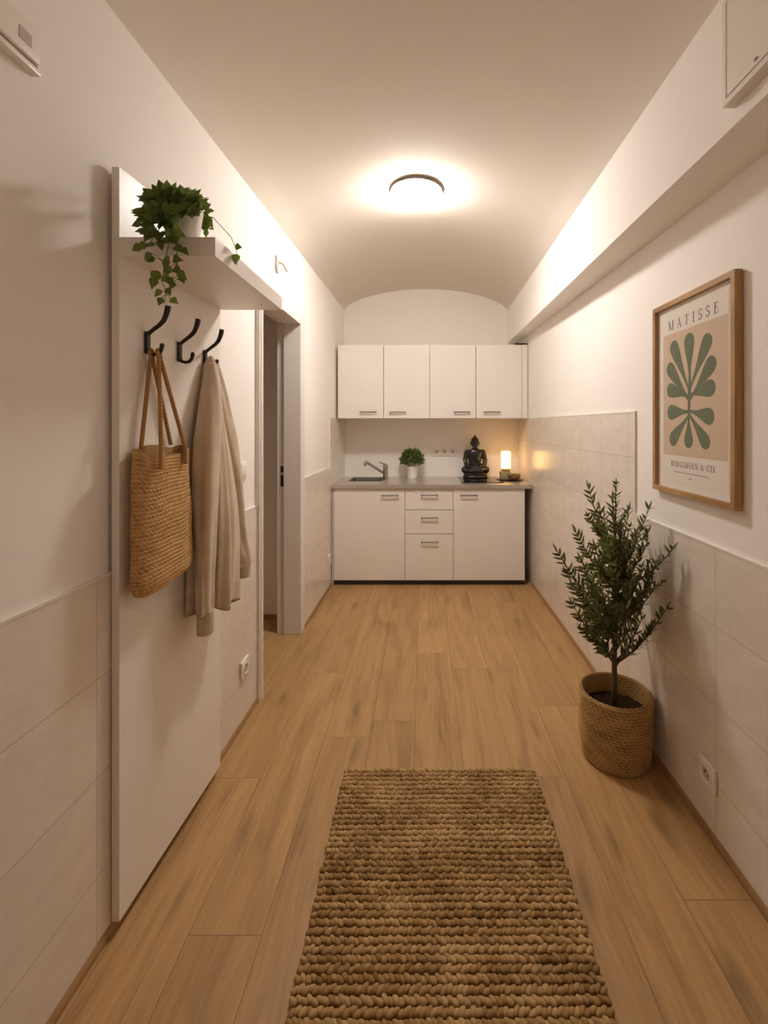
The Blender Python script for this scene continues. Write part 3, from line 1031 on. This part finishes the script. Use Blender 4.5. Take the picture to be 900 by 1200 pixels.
q.loft([[(SXc + a * math.cos(2 * PI * k / 28), SYc + .012 + b * math.sin(2 * PI * k / 28), SZ + z) for k in range(28)]
        for a, b, z in ((.068, .050, .06), (.060, .045, .10), (.056, .042, .14), (.064, .045, .18), (.074, .047, .215), (.078, .043, .240), (.060, .036, .258), (.026, .024, .268), (.022, .022, .29))])
for s_ in (-1, 1):
    E((s_ * .072, .010, .236), (.026, .028, .026))
    limb([(s_ * .078, .010, .232), (s_ * .094, .004, .165), (s_ * .086, -.020, .120), (s_ * .035, -.066, .104)], [.024, .021, .019, .013])
    E((s_ * .016, -.070, .104), (.026, .016, .009))                     # hands in the lap
    E((s_ * .0365, .006, .318), (.006, .010, .021))                     # long ears
    E((s_ * .013, -.0275, .324), (.0075, .004, .003))                   # lids
    E((s_ * .013, -.027, .332), (.010, .004, .002))                     # brows
E((0, .004, .315), (.034, .036, .043)); E((0, -.004, .298), (.027, .028, .024))
E((0, -.033, .314), (.005, .007, .011)); E((0, -.0315, .297), (.010, .004, .003)); E((0, -.026, .285), (.010, .008, .007))
E((0, .010, .340), (.037, .037, .030)); E((0, .010, .368), (.019, .019, .016)); E((0, .010, .386), (.009, .009, .014))
for k in range(90):                                                     # curls of the hair cap
    a, e = random.uniform(0, 2 * PI), random.uniform(.15, 1.35)
    d = Vector((math.cos(a) * math.cos(e), math.sin(a) * math.cos(e), math.sin(e)))
    if d.y < -.55 and d.z < .55: continue
    E((d.x * .037, .010 + d.y * .037, .340 + d.z * .030), (.0045, .0045, .0045))
limb([(-.060, -.022, .245), (-.02, -.036, .205), (.035, -.036, .155), (.055, -.03, .12)], [.006, .006, .006, .006])  # robe edge
limb([(-.03, -.042, .13), (-.01, -.05, .112), (.04, -.045, .12)], [.005, .005, .005])
tmp = obj('tmp', q, M['stone'])
rm = tmp.modifiers.new('r', 'REMESH'); rm.mode = 'VOXEL'; rm.voxel_size = .0032; rm.use_smooth_shade = True
smo = tmp.modifiers.new('s', 'SMOOTH'); smo.factor = .4; smo.iterations = 2
dg = bpy.context.evaluated_depsgraph_get()
nm = bpy.data.meshes.new_from_object(tmp.evaluated_get(dg))
bpy.data.objects.remove(tmp)
fig = bpy.data.objects.new('figure', nm); C.objects.link(fig)
nm.transform(Matrix.Translation(-origin(bs)))
fig.parent = bs
if not nm.materials: nm.materials.append(M['stone'])
bp = MB()
def lot(s_, z): return [(SXc + s_ * .117 * math.cos(2 * PI * k / 48), SYc - .022 + s_ * .072 * math.sin(2 * PI * k / 48), SZ + z) for k in range(48)]
bp.loft([lot(.95, .0003), lot(1.0, .006), lot(.98, .018), lot(.90, .024), lot(.90, .030), lot(.97, .036), lot(.94, .046), lot(.80, .052)])
obj('pedestal', bp, M['stone'], bs, True, angle=40)

# ---------------------------------------------------------------- tray, bowl, box, little lamp
TX, TY = .772, 4.155
tt = tag(obj('serving_tray', MB().lathe([(.085, .0004), (.110, .003), (.118, .008), (.119, .010), (.115, .010), (.106, .006), (.02, .005), (.001, .005)], (TX, TY, CT1), 48),
             M['tray'], None, True, (TX, TY, CT1), 60), 'dark round tray on the worktop under the bowl and glowing lamp', 'tray')
bz = CT1 + .0065
tag(obj('keepsake_box', MB().box((TX - .082, TY - .012, bz), (TX + .006, TY + .070, bz + .070), .004), M['palebox'], None, False, (TX - .04, TY + .03, bz)),
    'pale wooden box on the dark tray with the glowing lamp on top', 'box')
wbx = (TX + .030, TY - .050, bz)
tag(obj('wooden_bowl', MB().lathe([(.034, 0), (.044, .004), (.054, .030), (.057, .050), (.0545, .051), (.050, .032), (.04, .010), (.001, .008)], wbx, 36),
        M['bowl'], None, True, wbx, 50), 'small brown wooden bowl on the dark tray in front of the lamp', 'bowl')
lx, ly, lz = TX - .030, TY + .030, bz + .0703
tb = thing('table_lamp', 'small glowing glass cylinder lamp on the pale box in the corner', 'lamp', (lx, ly, lz))
obj('base', MB().lathe([(.036, 0), (.038, .002), (.038, .022), (.036, .025), (.02, .026)], (lx, ly, lz), 32), M['brass'], tb, True, angle=40)
obj('shade', MB().lathe([(.028, .0262), (.040, .028), (.0415, .032), (.0415, .172), (.039, .180), (.03, .183), (.001, .184)], (lx, ly, lz), 40), M['glow'], tb, True, angle=50)

# ---------------------------------------------------------------- wall cabinets
UF, UZ0, UZ1 = 4.03, 1.396, 2.042
UX = [-.757, -.3535, .050, .4535, .857]
HXU = [-.488, -.229, .3285, .5895]
for i, lb in enumerate(('white double door upper cabinet at the left above the sink', 'white double door upper cabinet at the right above the statue')):
    x0, x1 = UX[2 * i], UX[2 * i + 2]
    r = thing('upper_cabinet', lb, 'cabinet', ((x0 + x1) / 2, UF + .2, UZ0), 'kitchen upper cabinets')
    carcass(x0 + .0005, x1 - .0005, UZ0, UZ1, UF + .0185, Y1 - .002, r)
    for j in (0, 1):
        front('door', UX[2 * i + j], UX[2 * i + j + 1], UZ0, UZ1, r, HXU[2 * i + j], 1.452, UF)
tag(obj('filler_panel', MB().box((.8585, UF + .004, UZ0), (fR(4.05) + .002, UF + .020, UZ1), .001), M['gloss']),
    'narrow white filler strip between the upper cabinets and right wall', 'panel')
struct('gap_shade_strip', MB().box((.800, UF + .008, UZ1 + .0005), (fR(4.05) + .003, UF + .03, UZ1 + .016)), M['plinth'])  # dark strip in place of the shade between cabinet and beam

# ---------------------------------------------------------------- rug of braided jute rows
RX0, RX1, RY0, RY1 = -.305, .425, .62, 1.782
rgm = MB()
bmi = bmesh.new(); bmesh.ops.create_icosphere(bmi, subdivisions=2, radius=1); bmi.verts.index_update()
IV = [v.co.copy() for v in bmi.verts]; IF = [[v.index for v in f.verts] for f in bmi.faces]; bmi.free()
rgm.box((RX0 + .006, RY0 + .004, .0006), (RX1 - .006, RY1 - .009, .008), tint=.05)
pitch, q_ = .0208, .0125
nrow = int((RY1 - RY0) / pitch)
for i in range(nrow):
    y = RY1 - .001 - (i + .5) * pitch
    rowt = random.uniform(-.10, .10)
    xoff = random.uniform(0, q_)
    jl, jr = random.uniform(-.004, .004), random.uniform(-.004, .004)
    nk = int((RX1 - RX0) / q_)
    for k in range(nk + 1):
        xx = RX0 + jl + (k + .5) / (nk + 1) * (RX1 - RX0 + jr - jl)
        s_ = 1 if i % 2 else -1
        yy = y + (1 if k % 2 else -1) * .0016 + random.uniform(-.0012, .0012) + .0045 * mnoise.noise((xx * 6, y * 9, 0))
        zz = .0100 + random.uniform(-.0008, .0012)
        R = Matrix.Rotation(s_ * random.uniform(.35, .95), 3, 'Z') @ Matrix.Rotation(random.uniform(-.15, .15), 3, 'X')
        sx, sy, sz = .0118 * random.uniform(.88, 1.2), .0078 * random.uniform(.88, 1.15), .0086
        c = Vector((xx, yy, zz))
        tv = min(1, max(0, .47 + rowt + random.uniform(-.17, .17) + .25 * mnoise.noise((xx * 7, y * 7, 3))))
        rgm.add([c + R @ Vector((v.x * sx, v.y * sy, v.z * sz)) for v in IV], IF, [min(1, max(0, tv * (.72 + .36 * max(0, v.z)))) for v in IV])  # lump tops tinted lighter than their sides, shading put into the colour
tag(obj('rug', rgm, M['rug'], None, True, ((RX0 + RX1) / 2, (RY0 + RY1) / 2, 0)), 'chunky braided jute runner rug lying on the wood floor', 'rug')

# ---------------------------------------------------------------- olive tree in a woven basket
OX, OY = .776, 1.872
ot = thing('potted_olive_tree', 'small olive tree in a woven basket against the right tiles', 'plant', (OX, OY, 0))
nb, nz, BH = 260, 190, .262
rings, tn = [], []
for j in range(nz + 1):
    t = j / nz
    R = .128 + .012 * sstep(t * 2.2) - .002 * t
    if t < .03: R -= .008 * (1 - t / .03)
    row = []
    for k in range(nb):
        a = 2 * PI * k / nb
        h, tt_ = braid(a * R + .003 * mnoise.noise((a * 6, t * 20, 5)), t * BH + .0016 * mnoise.noise((math.cos(a) * 3, math.sin(a) * 3, t * 6)), .0119, .0215, 0)
        r = R + .0085 * h - .0045
        row.append((OX + r * math.cos(a), OY + r * math.sin(a), .002 + t * BH))
        tn.append(min(1, max(0, -.22 + 1.08 * tt_ + .24 * mnoise.noise((a * 20, t * 60, 2)) + .18 * mnoise.noise((a * 2, t * 8, 9)))))  # row gaps tinted dark, crease shade put into the rope colour
    rings.append(row)
bk = MB().loft(rings, True, False, tn)
inn, tn = [rings[-1]], [.4] * nb
for j in range(70):
    t = 1 - j / 69 * .42
    row = []
    for k in range(nb):
        a = 2 * PI * k / nb
        h, tt_ = braid(a * .127, t * BH, .0119, .0215, 0)
        r = .129 - .0035 * h
        row.append((OX + r * math.cos(a), OY + r * math.sin(a), .002 + t * BH + (.003 if j == 0 else 0)))
        tn.append(.05 + .7 * tt_)
    inn.append(row)
bk.loft(inn, False, False, tn)
obj('basket', bk, M['basket'], ot, True)
sm = MB()
rings = []
for r_ in (.1275, .10, .07, .04, .012):
    rings.append([(OX + r_ * math.cos(2 * PI * k / 48), OY + r_ * math.sin(2 * PI * k / 48), .185 + .010 * mnoise.noise((r_ * 40, k * .6, 1)) + .01 * (1 - r_ / .13)) for k in range(48)])
sm.loft(rings, False, True)
obj('soil', sm, M['soil'], ot, True)
tk = MB()
TB = Vector((OX - .004, OY, .17))
tpts = [TB, (OX - .003, OY, .28), (OX - .002, OY + .002, .40), (OX, OY, .55), (OX + .002, OY, .70), (OX + .002, OY, .86), (OX, OY, .98)]
tk.tube(tpts, [.0125, .0110, .0100, .0085, .0065, .0042, .002], 12)
obj('trunk', tk, M['bark'], ot, True)
br, lv = MB(), MB()
rt = random.Random(21)
def branch(p0, p1, lift, L0=.050, first=.16, step=.0150):
    p0, p1 = Vector(p0), Vector(p1)
    ln = (p1 - p0).length
    m = p0.lerp(p1, .5) + Vector((0, 0, -lift * ln))
    pts = [(1 - t) ** 2 * p0 + 2 * t * (1 - t) * m + t * t * p1 for t in [i / 14 for i in range(15)]]
    for p in pts: p.x = min(p.x, BR(p.y) - .028)
    br.tube(pts, [.0042 * (1 - .8 * i / 14) + .0006 for i in range(15)], 7, .5)
    n = int(ln * (1 - first) / step)
    for i in range(n + 1):
        t = first + (1 - first) * i / max(1, n)
        p = (1 - t) ** 2 * p0 + 2 * t * (1 - t) * m + t * t * p1
        p.x = min(p.x, BR(p.y) - .028)
        d = (2 * (1 - t) * (m - p0) + 2 * t * (p1 - m)).normalized()
        ang = rt.uniform(-.5, .5) + (0 if i % 4 else 1.3)
        u = d.cross(Vector((0, 1, .15))).normalized()
        v = d.cross(u)
        for s_ in (-1, 1):
            o = (u * math.cos(ang) + v * math.sin(ang)) * s_
            L = L0 * rt.uniform(.8, 1.15) * (1 - .35 * t ** 4)
            dd = d * rt.uniform(.75, 1.0) + o * rt.uniform(.65, .95)
            e = p + dd.normalized() * L
            if e.x > BR(e.y) - .008: dd.x *= -.4
            lv.leaf(p, dd, v * s_ + Vector((rt.uniform(-.3, .3), -.4, .8)), L, rt.uniform(.0090, .0118), (.2, .8, 1, .85, .5, .03), .2, rt.uniform(-.15, .2), min(1, max(0, rt.gauss(.45, .25))))
    e = p1.copy(); e.x = min(e.x, BR(e.y) - .03)
    lv.leaf(e, p1 - m, (0, -1, .3), L0 * .8, .008, (.2, .85, 1, .8, .45, .03), .2, 0, .6)
    return pts
tips = [(690, 573, 1.88), (703, 597, 1.80), (737, 598, 1.94), (760, 597, 1.78), (675, 624, 1.83), (788, 644, 1.66), (653, 646, 1.86),
        (671, 708, 1.80), (781, 713, 1.70), (746, 625, 1.74), (712, 622, 1.72), (697, 640, 1.76), (769, 662, 1.72), (734, 640, 1.95), (708, 604, 1.97),
        (686, 668, 1.98), (752, 665, 1.66), (722, 664, 1.68), (678, 690, 1.75), (757, 690, 1.98), (702, 680, 1.68), (738, 690, 1.66), (764, 625, 1.84), (718, 585, 1.86), (728, 612, 1.78), (664, 672, 1.90), (700, 708, 1.72), (732, 716, 1.72), (767, 690, 1.68), (692, 722, 1.92), (756, 716, 1.90), (774, 668, 1.80), (680, 655, 1.70), (716, 640, 1.66), (745, 655, 1.66)]
for px, py, y_ in tips:
    e = at(px, py, y_)
    start = max(.36, min(.86, e.z - .30 + .1 * rt.random()))
    pts = branch((OX + .001, OY, start), e, rt.uniform(.12, .22), .051)
    for s_ in (.25, .4, .55, .7):
        if rt.random() < .34:
            b0 = pts[int(14 * s_)]
            d = (e - Vector((OX, OY, start))).normalized() + Vector((rt.uniform(-.7, .7), rt.uniform(-.7, .7), rt.uniform(.1, .6)))
            branch(b0, b0 + d.normalized() * rt.uniform(.09, .15), .1, .033, .15)
branch((OX, OY, .80), at(722, 568, 1.872), 0, .036, .05)
branch((OX, OY, .37), at(703, 752, 1.80), .05, .032, .45)
branch((OX, OY, .38), at(743, 752, 1.80), .05, .032, .45)
obj('branches', br, M['bark'], ot, True)
obj('foliage', lv, M['olive'], ot, True)

# ---------------------------------------------------------------- framed print
FY0, FY1, FZ0, FZ1 = 1.356, 1.842, 1.086, 1.800
xw = PR(1.6)
XF, XP = xw - .025, xw - .010                            # frame front, paper plane
fp = thing('framed_print', 'oak framed print of a sage green leaf sprig on the right wall', 'picture', (xw, 1.6, FZ0))
fm = MB()
b = .0185
oc = [(FY0, FZ0), (FY1, FZ0), (FY1, FZ1), (FY0, FZ1)]
ic = [(FY0 + b, FZ0 + b), (FY1 - b, FZ0 + b), (FY1 - b, FZ1 - b), (FY0 + b, FZ1 - b)]
for i in range(4):
    j = (i + 1) % 4
    quad = [oc[i], oc[j], ic[j], ic[i]]
    fm.add([(XF, *p) for p in quad] + [(xw - .001, *p) for p in quad],
           [(0, 1, 2, 3), (7, 6, 5, 4), (0, 4, 5, 1), (1, 5, 6, 2), (2, 6, 7, 3), (3, 7, 4, 0)])
obj('frame', fm, M['oak'], fp)
obj('mat_board', MB().box((XP, FY0 + b - .002, FZ0 + b - .002), (xw - .002, FY1 - b + .002, FZ1 - b + .002)), M['mat'], fp)
pr = obj('print_sheet', MB().box((XP - .0006, 1.402, 1.128), (XP + .001, 1.788, 1.762)), M['paper'], fp)
obj('print_field', MB().box((XP - .0009, 1.406, 1.228), (XP, 1.785, 1.681)), M['peach'], pr)


class Flat:
    """flat printed shapes in page coordinates: u to the reader's right, v up"""
    def __init__(s, u0, v0, sc, lift):
        s.mb, s.u0, s.v0, s.sc, s.lift, s.inc = MB(), u0, v0, sc, lift, 5e-7
    def P(s, u, v): return (XP - s.lift, s.u0 - u * s.sc, s.v0 + v * s.sc)
    def poly(s, pts):
        s.lift += s.inc
        s.mb.add([s.P(*p) for p in pts], [tuple(range(len(pts)))])
    def stroke(s, pts, w):
        ws = w if isinstance(w, (list, tuple)) else [w] * len(pts)
        L, R = [], []
        for i, p in enumerate(pts):
            a, b_ = pts[max(i - 1, 0)], pts[min(i + 1, len(pts) - 1)]
            dx, dy = b_[0] - a[0], b_[1] - a[1]
            l = math.hypot(dx, dy) or 1
            nx, ny = -dy / l * ws[i] / 2, dx / l * ws[i] / 2
            L.append((p[0] + nx, p[1] + ny)); R.append((p[0] - nx, p[1] - ny))
        for i in range(len(pts) - 1):
            s.poly([L[i], L[i + 1], R[i + 1], R[i]])
    def serif(s, u, v, w=.30, t=.05): s.poly([(u - w / 2, v - t / 2), (u + w / 2, v - t / 2), (u + w / 2, v + t / 2), (u - w / 2, v + t / 2)])
    def arc(s, cu, cv, ru, rv, a0, a1, thin, thick, n=16):
        pts, ws = [], []
        for i in range(n + 1):
            a = math.radians(a0 + (a1 - a0) * i / n)
            pts.append((cu + ru * math.cos(a), cv + rv * math.sin(a)))
            ws.append(thin + (thick - thin) * abs(math.cos(a)))
        s.stroke(pts, ws)
    def letter(s, ch, u):
        K, H_ = .135, .05                                # thick, hair
        if ch == 'M':
            s.stroke([(u + .10, 0), (u + .10, 1)], H_ + .015); s.stroke([(u + .10, 1), (u + .48, .02)], K)
            s.stroke([(u + .48, .02), (u + .86, 1)], H_); s.stroke([(u + .86, 0), (u + .86, 1)], K)
            s.serif(u + .10, .02, .24); s.serif(u + .86, .02, .32); s.serif(u + .06, .98, .2); s.serif(u + .90, .98, .24); return .98
        if ch == 'A':
            s.stroke([(u + .06, 0), (u + .38, 1)], H_); s.stroke([(u + .36, 1), (u + .70, 0)], K); s.stroke([(u + .18, .34), (u + .58, .34)], H_)
            s.serif(u + .06, .02, .24); s.serif(u + .70, .02, .3); return .78
        if ch == 'T':
            s.stroke([(u + .34, 0), (u + .34, 1)], K); s.stroke([(u + .02, .97), (u + .66, .97)], H_ + .01); s.serif(u + .34, .02, .32)
            s.stroke([(u + .03, .99), (u + .03, .76)], H_); s.stroke([(u + .65, .99), (u + .65, .76)], H_); return .68
        if ch == 'I':
            s.stroke([(u + .17, 0), (u + .17, 1)], K); s.serif(u + .17, .02, .32); s.serif(u + .17, .98, .32); return .34
        if ch == 'S':
            s.arc(u + .27, .745, .20, .235, 25, 270, H_, K * .8); s.arc(u + .27, .255, .22, .255, 90, -160, H_, K)
            s.stroke([(u + .46, .96), (u + .46, .74)], H_); s.stroke([(u + .045, .04), (u + .045, .28)], H_); return .54
        if ch in 'EB':
            s.stroke([(u + .14, 0), (u + .14, 1)], K); s.serif(u + .13, .02, .26); s.serif(u + .13, .98, .26)
        if ch == 'E':
            s.stroke([(u + .14, .97), (u + .54, .97)], H_); s.stroke([(u + .14, .03), (u + .58, .03)], H_); s.stroke([(u + .14, .52), (u + .42, .52)], H_)
            s.stroke([(u + .53, .99), (u + .53, .77)], H_); s.stroke([(u + .57, .01), (u + .57, .25)], H_); s.stroke([(u + .42, .42), (u + .42, .62)], H_); return .62
        if ch == 'B':
            s.arc(u + .26, .75, .22, .23, 90, -90, H_, K); s.arc(u + .28, .26, .26, .25, 90, -90, H_, K)
            s.stroke([(u + .14, .98), (u + .26, .98)], H_); s.stroke([(u + .14, .52), (u + .28, .52)], H_); s.stroke([(u + .14, .01), (u + .28, .01)], H_); return .60
        if ch == 'R':
            s.stroke([(u + .14, 0), (u + .14, 1)], K); s.serif(u + .14, .02, .28); s.serif(u + .13, .98, .26)
            s.arc(u + .28, .74, .22, .24, 90, -90, H_, K); s.stroke([(u + .14, .98), (u + .28, .98)], H_); s.stroke([(u + .14, .50), (u + .28, .50)], H_)
            s.stroke([(u + .30, .50), (u + .62, .0)], K); s.serif(u + .64, .02, .16); return .66
        if ch in 'GC':
            s.arc(u + .40, .5, .33, .49, 45, 315, H_, K); s.stroke([(u + .66, .97), (u + .66, .72)], H_)
            if ch == 'G': s.stroke([(u + .64, .40), (u + .64, .08)], K); s.serif(u + .63, .40, .3)
            else: s.stroke([(u + .64, .14), (u + .68, .26)], H_)
            return .76
        if ch == 'U':
            s.stroke([(u + .14, 1), (u + .14, .30)], K); s.stroke([(u + .60, 1), (u + .60, .30)], H_); s.arc(u + .37, .30, .23, .29, 180, 360, H_ + .02, K * .8)
            s.serif(u + .14, .98, .3); s.serif(u + .60, .98, .24); return .74
        if ch == 'N':
            s.stroke([(u + .10, 0), (u + .10, 1)], H_); s.stroke([(u + .10, 1), (u + .66, 0)], K); s.stroke([(u + .66, 0), (u + .66, 1)], H_)
            s.serif(u + .10, .02, .24); s.serif(u + .08, .98, .24); s.serif(u + .66, .98, .24); return .76
        if ch == '&':
            s.arc(u + .30, .78, .15, .20, 0, 360, H_, K * .6); s.arc(u + .28, .26, .24, .25, 100, 330, H_, K); s.stroke([(u + .18, .68), (u + .66, .0)], K); s.stroke([(u + .50, .14), (u + .62, .46)], H_); return .74
        return .34
    def text(s, txt, gap):
        u = 0
        for ch in txt: u += s.letter(ch, u) + gap
        return u - gap


def line(txt, y_left, y_right, z0, cap, lift):
    probe = Flat(0, 0, cap, lift)
    total = probe.text(txt, 0) * cap
    gap = ((y_left - y_right) - total) / max(1, len(txt) - 1) / cap
    f = Flat(y_left, z0, cap, lift)
    f.text(txt, gap)
    return f.mb
obj('lettering', line('MATISSE', 1.748, 1.452, 1.695, .036, .0009), M['ink'], pr)
obj('lettering', line('BERGGRUEN & CIE', 1.729, 1.466, 1.187, .0205, .0009), M['ink'], pr)
fl_ = Flat(1.707, 1.167, .001, .0009)
u = 0
rr = random.Random(3)
while u < 204:
    w = rr.uniform(3, 9)
    fl_.poly([(u, 0), (min(204, u + w), 0), (min(204, u + w), 2.6), (u, 2.6)])
    u += w + 1.6
fl_.poly([(92, -17), (112, -17), (112, -14.5), (92, -14.5)])
obj('small_print', fl_.mb, M['inkp'], pr)
# a plain sprig: straight stem with drop-shaped leaves
def page(a, b, second):
    px, py = 750 + a / 6.92, (450 if second else 310) + b / 6.92
    pm = (px - 497) / (XP)
    return (F / pm, CAMZ - (py - 498) / pm)
sg = Flat(0, 0, 1, .0012)
def P2(a, b, second=False):
    y, z = page(a, b, second)
    return (-y, z)
stem_b, stem_t = P2(398, 330, True), P2(408, 800)
sg.stroke([stem_b, P2(400, 200, True), P2(404, 60, True), P2(404, 960), stem_t], [.010, .016, .020, .016, .012])
def drop(tip, root, w):
    """a drop-shaped leaf from its thin root to its round end"""
    tx, tz = tip; rx, rz = root
    dx, dz = tx - rx, tz - rz
    l = math.hypot(dx, dz); dx, dz = dx / l, dz / l
    nx, nz_ = -dz, dx
    Lp, Rp = [], []
    cr = l - w / 2
    for i in range(15):
        s_ = i / 14 * cr
        h = lerp(.0058, w / 2, sstep((i / 14) ** 1.25))
        Lp.append((rx + dx * s_ + nx * h, rz + dz * s_ + nz_ * h)); Rp.append((rx + dx * s_ - nx * h, rz + dz * s_ - nz_ * h))
    cx, cz = rx + dx * cr, rz + dz * cr
    for i in range(14): sg.poly([Lp[i], Lp[i + 1], Rp[i + 1], Rp[i]])
    fan = [(cx + (nx * math.cos(t) + dx * math.sin(t)) * w / 2, cz + (nz_ * math.cos(t) + dz * math.sin(t)) * w / 2) for t in [PI * k / 16 for k in range(17)]]
    sg.poly(fan)
for tip, root, w in (((400, 555, 0), (404, 930, 0), .062), ((262, 630, 0), (398, 1010, 0), .056), ((570, 560, 0), (410, 1000, 0), .056),
                     ((228, 815, 0), (398, 1100, 0), .054), ((612, 752, 0), (412, 1090, 0), .056),
                     ((222, 1010, 0), (400, 100, 1), .054), ((616, 985, 0), (408, 90, 1), .056),
                     ((226, 230, 1), (398, 225, 1), .056), ((605, 275, 1), (408, 220, 1), .056),
                     ((248, 480, 1), (398, 255, 1), .054), ((395, 520, 1), (398, 270, 1), .054), ((560, 515, 1), (404, 250, 1), .052)):
    drop(P2(*tip), P2(*root), w)
obj('leaf_sprig', sg.mb, M['sage'], pr)

# ---------------------------------------------------------------- world and colour management
sc = bpy.context.scene
w = bpy.data.worlds.new('world'); sc.world = w
w.use_nodes = True
w.node_tree.nodes['Background'].inputs[0].default_value = (0, 0, 0, 1)
sc.view_settings.view_transform = 'Standard'
sc.view_settings.look = 'None'
sc.view_settings.exposure = 0.36
sc.view_settings.gamma = 1
sc.view_settings.use_curve_mapping = False
sc.cycles.use_denoising = True
sc.cycles.max_bounces = 10
sc.cycles.diffuse_bounces = 8
sc.cycles.sample_clamp_indirect = 6
